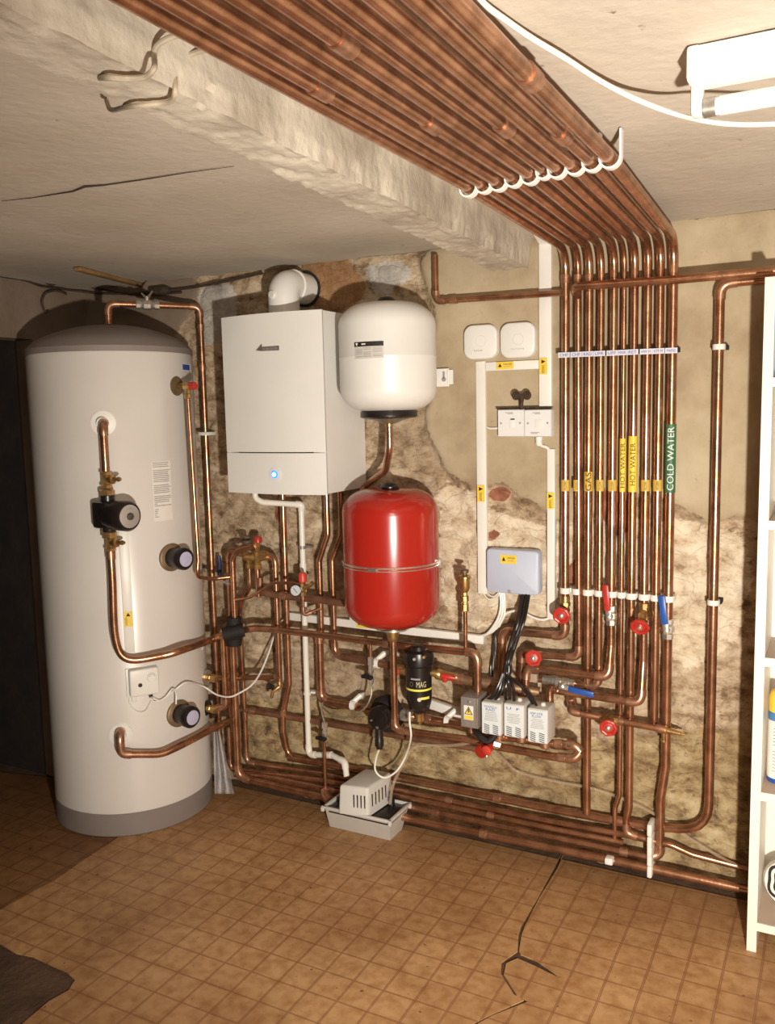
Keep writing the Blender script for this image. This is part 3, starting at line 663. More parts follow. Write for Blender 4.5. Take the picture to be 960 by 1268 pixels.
# crumpled clear plastic at the foot of the tank
def plastic():
    base = [G(263, 975, .0), G(291, 985, .0)]; vs = []; nu, nv = 16, 26
    for j in range(nv + 1):
        v = j / nv
        for i in range(nu + 1):
            u = i / nu; xl = lerp(264, 266, v); xr = lerp(272, 290, v); py = lerp(905, 983, v)
            off = lerp(.16, .20, v) + .03 * sin(u * 9 + v * 2) + .02 * fbm(u * 5, v * 6, 1)
            p = W(lerp(xl, xr, u), py, off); p.z = max(p.z, .004); vs.append(p)
    fs = [(j * (nu + 1) + i, j * (nu + 1) + i + 1, (j + 1) * (nu + 1) + i + 1, (j + 1) * (nu + 1) + i) for j in range(nv) for i in range(nu)]
    o = link('plastic_sheet', vs, fs, SHEET, auto=False); o.modifiers.new('s', 'SOLIDIFY').thickness = .001
    setp(o, 'crumpled clear plastic sheet hanging beside the foot of the tank', 'plastic sheet')
plastic()
# ------------------------------------------------------------------ boiler
def build_boiler():
    D = .285; x0 = W(274.3, 392, D).x; x1 = (W(398.5, 383, D).x + W(405, 613, D).x) / 2; z1 = W(398, 383, D).z; z0 = W(405, 613, D).z
    x0 = (x0 + W(283, 612.7, D).x) / 2
    t = thing('boiler', 'white wall hung boiler with a small blue light, above the copper pipes', 'boiler', ((x0 + x1) / 2, -.01, z0))
    def slab(za, zb, d0, bow, name, m, y0=-.008, inset=0):
        P = [(x0 + inset, y0), (x0 + inset, -d0)]; n = 14
        for k in range(n + 1):
            u = k / n; P.append((lerp(x0 + inset, x1 - inset, u), -d0 - bow * (1 - (2 * u - 1) ** 2)))
        P += [(x1 - inset, y0)]
        vs = [(x, y, za) for x, y in P] + [(x, y, zb) for x, y in P]; k = len(P)
        fs = [tuple(range(k))[::-1], tuple(range(k, 2 * k))] + [(i, (i + 1) % k, k + (i + 1) % k, k + i) for i in range(k)]
        mb = MB(); mb.add(vs, fs); o = mb.build(name, m, t); return o
    zs = W(340, 560.3, D).z
    slab(z0 + .004, z1 - .002, D - .004, 0, 'casing', WHITE)
    slab(zs + .0025, z1, D, .028, 'front_panel', WHITE, y0=-(D - .006))
    dr = slab(z0, zs - .0015, D, .026, 'lower_panel', WHITE, y0=-(D - .006))
    slab(zs - .004, zs + .004, D - .012, .02, 'panel_gap', BLACK, y0=-(D - .006), inset=.003)
    c = W(340.5, 587.5, D + .028); d = Vector((0, -1, 0))
    MB().lathe(c + Vector((0, .004, 0)), d, [(.0135, .002), (.0135, .008), (.009, .009)], 24).build('indicator_ring', LED, t)
    MB().lathe(c + Vector((0, -.0005, 0)), d, [(.0085, .0), (.0085, .0065)], 20).build('indicator_light', LEDC, t)
    MB().lathe(c + Vector((0, .002, 0)), d, [(.024, 0), (.024, .0025), (.02, .003)], 24).build('button', WPLAST, t)
    # badge: an arrow shaped wedge with the maker's word
    a = W(317, 434, D + .030); b = W(345, 430, D + .030); wd = b.x - a.x; yy = a.y
    bd = MB().prism([(a.x, yy, a.z), (a.x + wd * .26, yy, a.z + .022), (a.x + wd * .26, yy, a.z + .011), (b.x, yy, a.z + .011), (b.x, yy, a.z - .004), (a.x + wd * .22, yy, a.z - .003)], (0, .006, 0)).build('badge', mat('badge_grey', (.20, .16, .15), .4, .3), t, smooth=False)
    text('WORCESTER', quadfn((a.x + wd * .30, yy - .0006, a.z - .001), (wd * .66, 0, 0), (0, 0, .008)), mat('badge_text', (.45, .40, .38), .4), bd)
    # flue
    xf = W(352, 380, .16).x; zt = z1; f = thing('boiler_flue', 'white flue elbow on top of the boiler turning back into the wall', 'flue', (xf, -.16, zt))
    MB().lathe((xf, -.16, zt - .003), (0, 0, 1), [(.070, 0), (.070, .008), (.062, .016)], 32).build('base_flange', WHITE, f)
    pth, _ = fillet([(xf, -.16, zt + .01), (xf, -.16, zt + .115), (xf + .0, .05, zt + .115)], .062, 10)
    MB().tube(pth, .056, 32).build('elbow_pipe', WHITE, f)
    MB().lathe((xf, -.105, zt + .115), (0, 1, 0), [(.056, 0), (.061, .002), (.061, .016), (.0565, .018)], 32).build('seal_ring', WPLAST, f)
    MB().lathe((xf - .012, -.2135, zt + .075), (-.2, -1, .1), [(.016, -.01), (.016, .004), (.013, .007)], 20).build('test_plug', WPLAST, f)
    dk = MB().lathe((xf, .0, zt + .115), (0, 1, 0), [(.066, -.018), (.064, -.010), (.062, .01)], 24).build('shadow_ring', BLACKR, f)  # black ring stands in for the shadow where flue meets wall
    return x0, x1, z0, z1
BX0, BX1, BZ0, BZ1 = build_boiler()
# ------------------------------------------------------------------ expansion vessels
def vessel(cx, off, r, z0, z1, m, label, kind):
    t = thing('expansion_vessel', label, 'expansion vessel', (cx, -off, z0), 'expansion vessels'); c = Vector((cx, -off, 0)); R = .62 * r; prof = []
    n = 10
    for k in range(n + 1): a = -pi / 2 + k / n * pi / 2; prof.append((r * (.42 + .58 * math.cos(a)) if k else .0, z0 + R * .75 * (1 + sin(a))))
    zm = (z0 + z1) / 2
    prof += [(r, zm - .006), (r * 1.006, zm - .004), (r * 1.006, zm + .001), (r, zm + .003)] if kind == 'white' else [(r, zm - .01)]
    for k in range(n + 1): a = k / n * pi / 2; prof.append((r * (.42 + .58 * math.cos(a)) if k < n else .0, z1 - R * .75 * (1 - sin(a))))
    MB().lathe(c, (0, 0, 1), prof, 56).build('shell', m, t)
    MB().lathe((cx, -off, z1 - .004), (0, 0, 1), [(.033, 0), (.033, .012), (.024, .022), (.010, .026)], 24).build('air_cap', BLACK, t)
    return t, c
vw, cw = vessel(-1.370, .20, .163, 1.548, 1.905, WHITE, 'white expansion vessel hanging beside the boiler', 'white')
MB().lathe((cw.x, cw.y, 1.525), (0, 0, 1), [(.088, 0), (.097, .004), (.097, .020), (.09, .03)], 40).build('base_ring', BLACK, vw)
MB().lathe((cw.x, cw.y, 1.518), (0, 0, 1), [(.02, -.012), (.045, -.002), (.075, .006)], 32).build('base_plate', STEEL, vw)
f = wrapfn(cw, .1645, -.0, .0, 0, 1)
def vang(px, py, c, r):
    rr = ray(px, py); ox, oy = CAM.x - c.x, CAM.y - c.y; a = rr.x ** 2 + rr.y ** 2; b = ox * rr.x + oy * rr.y; q = ox * ox + oy * oy - r * r
    P = CAM + rr * ((-b - math.sqrt(max(0, b * b - a * q))) / a); return math.atan2(P.x - c.x, -(P.y - c.y)), P.z
a0, zt = vang(439, 424, cw, .164); a1, zb = vang(475.5, 443, cw, .164)
lb = patch(wrapfn(cw, .1642, a0, a1, zb, zt), 'data_label', mat('silver_label', (.60, .58, .55), .5), vw, 10)
hd = patch(wrapfn(cw, .1648, a0, a1, lerp(zb, zt, .72), zt), 'label_header', INK, lb, 10)
fn = wrapfn(cw, .1653, a0, a1, zb, zt)
text('VESSEL', lambda u, v: fn(.28 + .16 * u, .80 + .10 * v), INKW, lb) if False else None
MB().add([fn(.05, .92), fn(.10, .96), fn(.15, .92), fn(.10, .74)], [(0, 1, 2, 3)]).build('shield_mark', INKW, lb, smooth=False)
MB().add([fn(.28, .82), fn(.42, .82), fn(.42, .90), fn(.28, .90)], [(0, 1, 2, 3)]).build('header_word', INKW, lb, smooth=False)
ml = MB()
for k in range(7):
    v = .62 - k * .085
    for (ua, ub) in ((.06, .30), (.34, .60), (.66, .95)):
        if (k + int(ua * 10)) % 5: ml.add([fn(ua, v), fn((ua + ub) / 2, v), fn(ub, v), fn(ub, v + .022), fn((ua + ub) / 2, v + .022), fn(ua, v + .022)], [(0, 1, 4, 5), (1, 2, 3, 4)])
ml.build('printed_lines', INKG, lb, smooth=False)
br = thing('wall_bracket', 'white slotted wall bracket sticking out right of the white vessel', 'bracket', W(547, 468, .03))
a = W(534, 457, .03); b = W(556.5, 478.5, .03)
MB().box(((a.x + b.x) / 2, -.03, (a.z + b.z) / 2), (b.x - a.x, .004, a.z - b.z), None, .0015).build('plate', WHITE, br)
MB().tube([(b.x - .002, -.033, a.z - .006), (b.x - .002, -.033, b.z + .006)], .004, 8).build('rolled_edge', WHITE, br)
s = W(549.5, 466, .034); MB().lathe((s.x, s.y + .002, s.z - .010), (0, -1, 0), [(.008, 0), (.008, .002)], 16).build('keyhole', INKG, br)
MB().box((s.x, s.y + .001, s.z + .004), (.007, .002, .026), None, .002).build('keyhole_slot', INKG, br)
MB().box((cw.x + .06, -.020, a.z - .03), (.20, .004, .05)).build('back_strap', WHITE, br)
vr, cr = vessel(-1.373, .20, .165, .812, 1.285, RED, 'red expansion vessel with a steel strap, below the white one', 'red')
MB().lathe((cr.x, cr.y, .800), (0, 0, 1), [(.040, -.006), (.058, -.004), (.058, .004), (.045, .014)], 32).build('base_flange', CHROME, vr)
MB().lathe((cr.x, cr.y, .805), (0, 0, 1), [(.068, 0), (.066, .012), (.05, .02)], 32).build('base_gasket', BLACK, vr)
zs = W(486, 706, .365).z; sp = MB()
sp.torus((cr.x, cr.y, zs), (0, 0, 1), .1665, .0035, 64, 8); sp.torus((cr.x, cr.y, zs - .010), (0, 0, 1), .1665, .0022, 64, 8)
o = sp.build('strap', CHROME, vr); MB().box((cr.x + .02, cr.y - .170, zs - .004), (.035, .010, .012), None, .003).build('strap_clamp', CHROME, o)
MB().box((cr.x + .165, cr.y + .03, zs - .004), (.02, .02, .03), None, .003).build('strap_end', CHROME, o)
zr = W(486, 527, .2).z
pipe('copper pipe curving down from the white vessel to behind the red vessel', [Vector((cw.x, cw.y, 1.525)), Vector((cw.x, cw.y, W(487, 556, .2).z)), W(478, 582, .17), W(452, 602, .06), W(441, 625, .045), W(440, 745, .045)], .024, .06, (), ringm=BRASS, rings=((0, .15),))
# ------------------------------------------------------------------ the ten pipes: ceiling run, drop, labels
BX = [700.6, 715.5, 729.7, 744.2, 759.8, 772.5, 785.3, 801.6, 816.8, 832.7]
BD = [.026, .023, .026, .023, .026, .0165, .025, .026, .026, .029]
OB = .06; X10 = [W(x, 435, OB).x for x in BX]
ORD = ['first', 'second', 'third', 'fourth', 'fifth', 'sixth', 'seventh', 'eighth', 'ninth', 'tenth']
def zat(i, py, off=OB): return W(BX[i], py, off).z
def P(i, z, off=OB, dx=0): return Vector((X10[i] + dx, -off, z))
ZC = 2.045
def run(i, tail, extra, elbows=(), rings=()):
    x = X10[i]; xf = x + .030 + .003 * i / 9 + random.uniform(-.003, .003)
    pts = [Vector((xf, -3.9, ZC)), Vector((xf, -2.2, ZC - .004)), Vector((lerp(x, xf, 1.0), -.98, ZC)), Vector((x, -OB, ZC - .002))] + tail
    path, marks = fillet(pts, {'d': .03, 1: .2, 2: .4, 3: .085}, 7)
    o = MB().tube(path, BD[i] / 2, 16).build('copper_pipe', COPPER); setp(o, extra, 'pipe')
    for (k, arc, a, b) in marks:
        if k in elbows: MB().tube([a] + arc + [b], BD[i] / 2 + .0022, 14).build('elbow_fitting', FIT, o)
    for (y) in rings:
        c = Vector((xf, y, ZC - .002)); MB().tube([c - Vector((0, .022, 0)), c + Vector((0, .022, 0))], BD[i] / 2 + .003, 14).build('coupling', FIT, o)
    MB().tube([P(i, zat(i, 346) + .014), P(i, zat(i, 346) - .012)], BD[i] / 2 + .002, 14).build('coupling', FIT, o) if i < 3 else None
    return o
R1 = random.Random(2)
v1 = zat(0, 788); 
run(0, [P(0, v1), W(622.5, 781, OB), W(621.7, 864, OB)], 'first copper pipe from the left of the bundle, ending at a grey valve head', (4, 5), (-2.05,))
z2 = zat(1, 814)
run(1, [P(1, z2, OB, .008), W(661, 811, OB), W(646.5, 808, OB), W(645.5, 862, OB)], 'second copper pipe from the left of the bundle, turning left at the second red wheel', (4, 6), (-1.62,))
run(2, [P(2, zat(2, 1008), OB)], 'third copper pipe from the left of the bundle, marked GAS, running to the floor pipes', (), (-2.1,))
run(3, [P(3, zat(3, 850)), W(660, 840, OB)], 'fourth copper pipe from the left of the bundle, ending at the blue lever valve', (4,), (-1.38,))
run(4, [P(4, zat(4, 800)), P(4, zat(4, 836), OB + .03), W(653, 826, OB + .03), W(650.5, 862, OB + .04)], 'fifth copper pipe of the bundle, below the red lever turning left', (5, 6), (-1.75,))
run(5, [P(5, zat(5, 985)), P(5, zat(5, 1002), OB, -.014), P(5, zat(5, 1040), OB, -.014)], 'thin sixth copper pipe of the bundle with a yellow HOT WATER label', (), ())
run(6, [P(6, zat(6, 1000)), P(6, zat(6, 1016), OB, -.008), P(6, zat(6, 1034), OB, -.008), W(808, 1041, OB)], 'seventh copper pipe of the bundle with the second HOT WATER label', (6,), (-1.3,))
run(7, [P(7, zat(7, 820)), P(7, zat(7, 868), OB + .03), W(689, 855, OB + .03), W(681, 853, OB + .05), W(681, 876, OB + .07)], 'eighth copper pipe of the bundle, turning left under the blue lever valve', (5,), (-1.9,))
run(8, [P(8, zat(8, 899))], 'ninth copper pipe of the bundle, meeting the low cross pipe', (), (-1.2,))
run(9, [P(9, zat(9, 950)), P(9, zat(9, 992), OB, -.014), P(9, zat(9, 1060), OB, -.014), W(806, 1061, OB + .01)], 'tenth and rightmost copper pipe of the bundle with green COLD WATER label', (6,), (-1.5,))
# ceiling pipe hooks and wall clip rails
def yclip(i): return lerp(-.93, -1.00, i / 9)
hook = None
for i in range(10):
    x = X10[i] + .030 + .006 * i / 9; c = Vector((x, yclip(i), ZC - .001)); r = BD[i] / 2 + .0045
    pts = [c + Vector((-r, 0, .050))] + [c + Vector((-r * cos(a), 0, -r * sin(a))) for a in [k / 10 * pi for k in range(11)]] + [c + Vector((r, 0, .012 if i < 9 else .052))]
    mb = MB()
    vs = []
    for p in pts:
        d = (p - c); d.z = min(d.z, 0) if p.z > c.z else d.z; 
        vs += [p + Vector((0, -.009, 0)), p + Vector((0, .009, 0))]
    n = len(pts); out = []
    ctr = c
    for k, p in enumerate(pts):
        dd = (p - c); dd = Vector((dd.x, 0, dd.z if dd.z < 0 else 0)).normalized() * .004
        out += [p + dd + Vector((0, -.009, 0)), p + dd + Vector((0, .009, 0))]
    fs = []
    for k in range(n - 1):
        a = 2 * k; fs += [(a, a + 1, a + 3, a + 2), (2 * n + a, 2 * n + a + 2, 2 * n + a + 3, 2 * n + a + 1), (a, a + 2, 2 * n + a + 2, 2 * n + a), (a + 1, 2 * n + a + 1, 2 * n + a + 3, a + 3)]
    fs += [(0, 2 * n, 2 * n + 1, 1), (2 * n - 2, 2 * n - 1, 4 * n - 1, 4 * n - 2)]
    mb.add(vs + out, fs); o = mb.build('ceiling_pipe_clip', WPLAST)
    setp(o, 'white ceiling clip holding the %s pipe of the bundle' % ORD[i], 'pipe clip', 'white clips under the ceiling pipes')
for i in range(10):
    z = W(BX[i], lerp(731, 741.5, i / 9), OB).z; c = Vector((X10[i], -OB, z)); wd = (X10[min(i + 1, 9)] - X10[max(i - 1, 0)]) / (2 if 0 < i < 9 else 1) - .001
    t = thing('wall_pipe_clip', 'white wall clip around the %s pipe from the left, just above the valves' % ORD[i], 'pipe clip', c, 'white clips across the ten wall pipes')
    MB().box(c + Vector((0, .018, 0)), (wd, .030, .017), None, .002).build('clip_block', WPLAST, t)
    mb = MB(); R = BD[i] / 2 + .004
    mb.lathe(c - Vector((0, 0, .0095)), (0, 0, 1), [(R, 0), (R, .019)], 20); mb.build('clip_jaw', WPLAST, t)
TAG = ['CHF', 'CHF', 'RAD', 'UFR', 'UFF', 'HWR', 'RET', 'HW H', 'HTF M', 'MAINS']
for i in range(10):
    a = W(BX[i] - 8, 440, OB + .02); z = W(BX[i], lerp(439.5, 434, i / 9), OB + .018).z; c = Vector((X10[i], -OB - .018, z))
    wd = (X10[min(i + 1, 9)] - X10[max(i - 1, 0)]) / (2 if 0 < i < 9 else 1) - .0015
    t = thing('pipe_tag', 'white tag with blue handwriting on the %s pipe from the left, high on the wall' % ORD[i], 'tag', c, 'handwritten tags across the ten pipes')
    MB().box(c, (wd, .0015, .0165)).build('card', mat('tag_card', (.66, .67, .76), .5, 0, var=.05), t, smooth=False)
    text(TAG[i], quadfn(c + Vector((-wd * .36, -.0012, -.0045)), (wd * .72, 0, 0), (0, 0, .009)), INKB, t)
    MB().box(c + Vector((0, OB * .5 + .002, .004)), (wd * .98, .05, .015), None, .002).build('clip_block', BLACKR, t)
# wrapped pipe labels
def band(i, y0, y1, m, word, tm, label, flip=True, whole=False, th=.6):
    r = BD[i] / 2 + .0011; z1 = zat(i, y0); z0 = zat(i, y1); c = Vector((X10[i], -OB, 0)); va = -math.atan2(c.x - CAM.x, c.y - CAM.y) * -1
    face = math.atan2(-(c.x - CAM.x), (c.y - CAM.y))   # towards the viewer side
    o = MB().lathe((c.x, c.y, z0), (0, 0, 1), [(r, 0), (r, z1 - z0)], 20, False).build('pipe_label', m); setp(o, label, 'pipe label')
    f = face * .8; hh = z1 - z0; ww = .62
    # word reads upwards
    fn = lambda u, v: Vector((c.x + (r + .0006) * sin(f + ww * (1 - 2 * v) * -1 * th / .6), c.y - (r + .0006) * cos(f + ww * (1 - 2 * v) * -1 * th / .6), z0 + hh * (.06 + .88 * u)))
    fn2 = lambda u, v: fn(u, 1 - v)
    text(word, fn2, tm, o, 'lettering'); return o
small = {0: 'FLOW', 1: 'RETURN', 3: 'FLOW', 4: 'FLOW', 7: 'FLOW', 8: 'RETURN'}
for i, wd in small.items():
    r = BD[i] / 2 + .0011; z1 = zat(i, 594); z0 = zat(i, 608); c = Vector((X10[i], -OB, 0))
    o = MB().lathe((c.x, c.y, z0), (0, 0, 1), [(r, 0), (r, z1 - z0)], 20, False).build('pipe_label', OCHRE)
    setp(o, 'short yellow label wrapped round the %s pipe of the bundle' % ORD[i], 'pipe label', 'short yellow pipe labels')
    f = math.atan2(-c.x, -c.y + CAM.y * -1) if False else math.atan2(CAM.x - c.x, c.y - CAM.y); hh = z1 - z0
    text(wd, (lambda cc, rr, ff, zz, h: (lambda u, v: Vector((cc.x + rr * sin(ff - .30 * (2 * v - 1)), cc.y - rr * cos(ff - .30 * (2 * v - 1)), zz + h * (.15 + .7 * u)))))(c, r + .0006, f * .9, z0, hh), INK, o)
def bigband(i, y0, y1, m, word, tm, label, amp=.5, gap=.06):
    r = BD[i] / 2 + .0012; z1 = zat(i, y0); z0 = zat(i, y1); c = Vector((X10[i], -OB, 0))
    o = MB().lathe((c.x, c.y, z0), (0, 0, 1), [(r, 0), (r, z1 - z0)], 24, False).build('pipe_label', m); setp(o, label, 'pipe label')
    f = math.atan2(CAM.x - c.x, c.y - CAM.y) * .95; hh = z1 - z0
    text(word, lambda u, v: Vector((c.x + (r + .0006) * sin(f - amp * (2 * v - 1)), c.y - (r + .0006) * cos(f - amp * (2 * v - 1)), z0 + hh * (gap + (1 - 2 * gap) * u))), tm, o)
bigband(2, 584, 608, OCHRE, 'GAS', INK, 'yellow label reading GAS on the third pipe', .62, .03)
bigband(5, 543, 609, YELLOW, 'HOT WATER', INK, 'yellow label reading HOT WATER on the thin sixth pipe', .7, .08)
bigband(6, 540, 609, YELLOW, 'HOT WATER', INK, 'yellow label reading HOT WATER on the thicker seventh pipe', .55, .12)
bigband(9, 525, 610, GREEN, 'COLD WATER', INKW, 'green label reading COLD WATER on the rightmost pipe', .62, .04)
# ------------------------------------------------------------------ cross pipes and the right riser
pipe('copper pipe running right across the front of the bundle near the ceiling', [P(1, zat(1, 368), .06), P(1, zat(1, 357), .105), W(830, 347, .105), W(1010, 330.5, .105)], .026, .02, ())
pipe('small copper pipe dropping beside the beam and running right to the first pipe', [W(538.5, 316, .05), W(541, 373, .05), W(697, 362.5, .055)], .021, .022, (1,), rings=((1, .15),))
xr = (W(889.5, 400, .06).x + W(881, 950, .06).x) / 2
z_t = W(891, 351, .06).z
A_L = W(360, 938, .05); A_M = W(806, 1024, .05)
top_r = [W(960, 346, .06), Vector((xr, -.06, z_t)), Vector((xr, -.06, W(880, 1027, .06).z)), W(846, 1031, .05), A_M, W(680, 1001, .05), W(508, 966, .05), W(400, 945.5, .05), A_L, W(353, 900, .05)]
RZ = Vector((xr, -.06, 0))
L9x = W(353, 740, .05)
seq = [W(990, 342, .06), Vector((xr, -.06, z_t)), Vector((xr, -.06, W(881, 1029, .06).z)), A_M, W(680, 1001, .05), W(508, 966, .05), W(400, 945.5, .05), W(358, 938, .05)]
pipe('tall copper pipe right of the bundle sweeping round into the top floor pipe', seq, .028, {'d': .03, 1: .035, 2: .13, 3: .3, 4: .3, 5: .3}, (1,), rings=((3, .28), (4, .35)))
for py, l in ((430, 'white clip high on the tall pipe right of the bundle'), (746, 'white clip low on the tall pipe right of the bundle')):
    z = W(887, py, .06).z; t = thing('wall_pipe_clip', l, 'pipe clip', (xr, -.03, z))
    MB().lathe((xr, -.06, z - .008), (0, 0, 1), [(.0185, 0), (.0185, .016)], 20).build('clip_jaw', WPLAST, t)
    MB().box((xr, -.03, z), (.046, .04, .014), None, .002).build('clip_block', BLACKR, t)
# floor runs (top one is part of the riser)
pipe('second pipe from the top of the floor run along the wall', [W(304, 880, .055), W(304.5, 944, .055), W(400, 958, .055), W(508, 981, .06), W(680, 1016, .06), W(786, 1035.5, .06)], .022, .03, (1,), rings=((3, .3),))
pipe('third pipe from the top of the floor run, ending under the thin sixth pipe', [W(284, 900, .085), W(285, 952, .085), W(400, 966, .085), W(508, 988, .075), W(680, 1025, .07), W(772, 1043, .062)], .020, .03, (1,), rings=((3, .6),))
pipe('fourth pipe from the top of the floor run, joining the rightmost riser', [W(291, 958, .13), W(330, 962, .11), W(400, 976, .09), W(508, 999, .075), W(680, 1035.5, .07), W(806, 1061.5, .07)], .026, .04, (), rings=((3, .2), (4, .75)))
pipe('lowest pipe of the floor run, continuing right behind the shelf unit', [W(290.5, 795, .16), W(293, 962, .16), W(400, 987, .12), W(508, 1013.5, .11), W(680, 1049, .10), W(806, 1075, .09), W(985, 1115, .085)], .028, .045, (1,), rings=((3, .55),))
pipe('short pipe angling right along the wall foot from the seventh riser', [W(808, 1041, OB), W(832, 1046, .06), W(858, 1058, .05), W(935, 1078, .03)], .022, .1, ())
for k in range(5):
    py = [1024, 1039, 1051, 1062, 1075][k]; o = MB().box(W(806.5, py, .078 + .008 * (k > 3)), (.016, .062, .040), None, .005).build('floor_pipe_clip', WPLAST)
    setp(o, 'white clip on floor pipes at right, %s of five stacked' % ['topmost', 'second from top', 'middle', 'fourth from top', 'lowest'][k], 'pipe clip', 'stacked white clips on the floor pipes')
o = MB().box(W(755, 1065, .11), (.026, .03, .022), None, .004).build('floor_pipe_clip', WPLAST); setp(o, 'single small white clip on the lowest floor pipe left of the clip stack', 'pipe clip')
# ------------------------------------------------------------------ valves of the bundle
def wheel_valve(c, stem_to, label, r=.026, body_axis=(0, 0, 1), bl=.055):
    # c: pipe centre; stem_to: centre of the hand wheel
    t = thing('gate_valve', label, 'valve', c, 'gate valves with red wheels')
    ax = Vector(body_axis)
    MB().lathe(c - ax * bl / 2, ax, [(.014, 0), (.018, .002), (.018, .014), (.014, .016), (.017, bl / 2), (.014, bl - .016), (.018, bl - .014), (.018, bl - .002), (.014, bl)], 8).build('valve_body', BRASS, t, smooth=False)
    d = (stem_to - c); n = d.normalized(); l = d.length
    MB().lathe(c, n, [(.014, 0), (.014, l * .45), (.011, l * .5), (.011, l * .7), (.006, l * .72), (.005, l)], 12).build('bonnet', BRASS, t)
    wn = Vector((-.12, -1, .12)).normalized() if n.y > -.5 else n
    wh = MB().torus(stem_to, wn, r - .006, .0062, 42, 8, 7, .0009).build('hand_wheel', REDW, t)
    MB().lathe(stem_to - wn * .003, wn, [(r - .010, 0), (r - .010, .003), (.01, .005)], 20).build('wheel_web', REDW, wh)
    MB().lathe(stem_to + wn * .001, wn, [(.0085, 0), (.0085, .006), (.004, .009)], 8).build('wheel_nut', CHROME, wh)
    return t
wheel_valve(P(0, zat(0, 755)), W(695.4, 762.5, .12), 'red wheel gate valve on the first pipe, left of the red lever', .0285)
wheel_valve(W(661.6, 811.5, OB), W(660.5, 815, .135), 'red wheel gate valve on the pipe above the grey valve heads', .0275, (1, 0, 0))
wheel_valve(P(7, zat(7, 757)), W(792.5, 776.5, .125), 'red wheel gate valve on the eighth pipe, between the red and blue levers', .030)
cx = [W(707.5, 866, .03), W(707.5, 881, .10), W(745, 888.5, OB + .03), W(822, 903, OB + .03)]
pipe('low cross pipe with a red wheel, running right to the rightmost riser', cx, .023, .02, (1,), rings=((2, .30), (2, .95)))
o = MB().lathe(W(707.5, 866, .045), (0, -.6, .8), [(.017, -.02), (.017, .012), (.0135, .014), (.0135, .02)], 16).build('elbow_fitting', FIT); setp(o, 'round copper elbow socket in the wall above the low cross pipe', 'pipe fitting')
wheel_valve(W(757, 891.5, OB + .03), W(753.5, 901.5, .16), 'lowest red wheel gate valve, on the low cross pipe', .0275, (1, 0, 0))
dc = thing('drain_cock', 'small brass drain nipple at the right end of the low cross pipe', 'valve', W(828, 904.5, .09))
MB().lathe(W(818, 902.5, .09), (1, 0, -.1), [(.013, 0), (.013, .02), (.009, .022), (.009, .045), (.007, .046), (.007, .062), (.004, .064), (.004, .075)], 10).build('nipple', BRASS, dc)
MB().lathe(W(822, 903, .09), (0, 0, -1), [(.007, 0), (.007, .03), (.009, .031), (.009, .04)], 8).build('spindle', BRASS, dc, smooth=False)
def lever_valve(c, hand, hd, m, label, ax=(0, 0, 1), ll=.085, lw=.020):
    t = thing('lever_valve', label, 'valve', c, 'ball valves with lever handles'); ax = Vector(ax).normalized(); bl = .066
    MB().lathe(c - ax * bl / 2, ax, [(.014, 0), (.0175, .002), (.0175, .016), (.014, .018), (.020, .024), (.020, .042), (.014, .048), (.0175, .05), (.0175, .064), (.014, .066)], 8).build('valve_body', CHROME, t, smooth=False)
    MB().lathe(c, (0, -1, 0), [(.010, 0), (.010, .030), (.007, .032), (.007, .040)], 12).build('stem', CHROME, t)
    hd = Vector(hd).normalized(); s = c + Vector((0, -.036, 0)); x = hd.cross(Vector((0, -1, 0))).normalized(); R = Matrix((x, Vector((0, 1, 0)), hd)).transposed()
    lv = MB().box(s + hd * .012, (.016, .004, .045), R, .001).build('lever_arm', CHROME, t)
    MB().box(s + hd * (.022 + ll / 2) + Vector((0, -.003, 0)), (lw, .011, ll), R, .004).build('lever_grip', m, t)
    MB().lathe(s, (0, -1, 0), [(.007, -.002), (.007, .005), (.004, .006)], 6).build('lever_nut', CHROME, t, smooth=False)
    return t
lever_valve(P(4, zat(4, 762)), None, (-.10, 0, 1), REDW, 'steel ball valve with upright red lever on the fifth pipe')
lever_valve(P(9, zat(9, 779)), None, (-.12, 0, 1), BLUE, 'steel ball valve with upright blue lever on the rightmost pipe', ll=.092, lw=.022)
bvx = lever_valve(W(700, 846.5, OB + .01), None, (1, 0, -.12), BLUE, 'steel ball valve with blue lever lying to the right', (1, 0, -.03), ll=.085)
MB().lathe(W(673, 841.5, OB), (1, 0, 0), [(.016, 0), (.016, .03), (.019, .032), (.019, .05), (.016, .055)], 8).build('inlet_nut', STEEL, bvx, smooth=False)
o = MB().box(W(661, 839, .085), (.028, .02, .030), None, .003).build('pipe_clip', mat('dirty_clip', (.40, .30, .22), .6, 0, var=.2)); setp(o, 'dirty square clip just left of the sideways blue lever valve', 'pipe clip')
cp = pipe('brass coupling socket under the first grey wall riser', [P(0, zat(0, 738)), P(0, zat(0, 748))], .031, m=BRASS, cat='pipe fitting', name='coupling_socket')
# ------------------------------------------------------------------ trunking, boxes and thermostats on the wall
def trunk(x0, y0, x1, y1, label, off=.0, th=.024, cap=True):
    a = W(x0, y1, off + th); b = W(x1, y0, off + th); 
    o = MB().box(((a.x + b.x) / 2, -(off + th / 2 - .002), (a.z + b.z) / 2), (b.x - a.x, th, b.z - a.z), None, .002).build('cable_trunking', WPLAST); setp(o, label, 'cable trunking'); return o
t1 = trunk(591.6, 447, 600.4, 735, 'narrow white trunking from the left receiver down to the junction box'); danger(591.2, 601, 600.2, 621, .0255, t1, True)
t3 = trunk(600.9, 445.5, 667, 459.5, 'short horizontal white trunking under the two square receivers'); danger(615, 447.5, 636, 457.5, .0255, t3)
t2 = trunk(667.3, 300, 682.6, 504, 'wide white trunking coming down from the ceiling to the twin switches', th=.028); danger(668.3, 443, 677.8, 463.5, .0295, t2, True)
a = W(667.5, 302, .028); b = W(682.5, 302, .028); c = W(675, 289, .10); d = W(661, 289, .10)
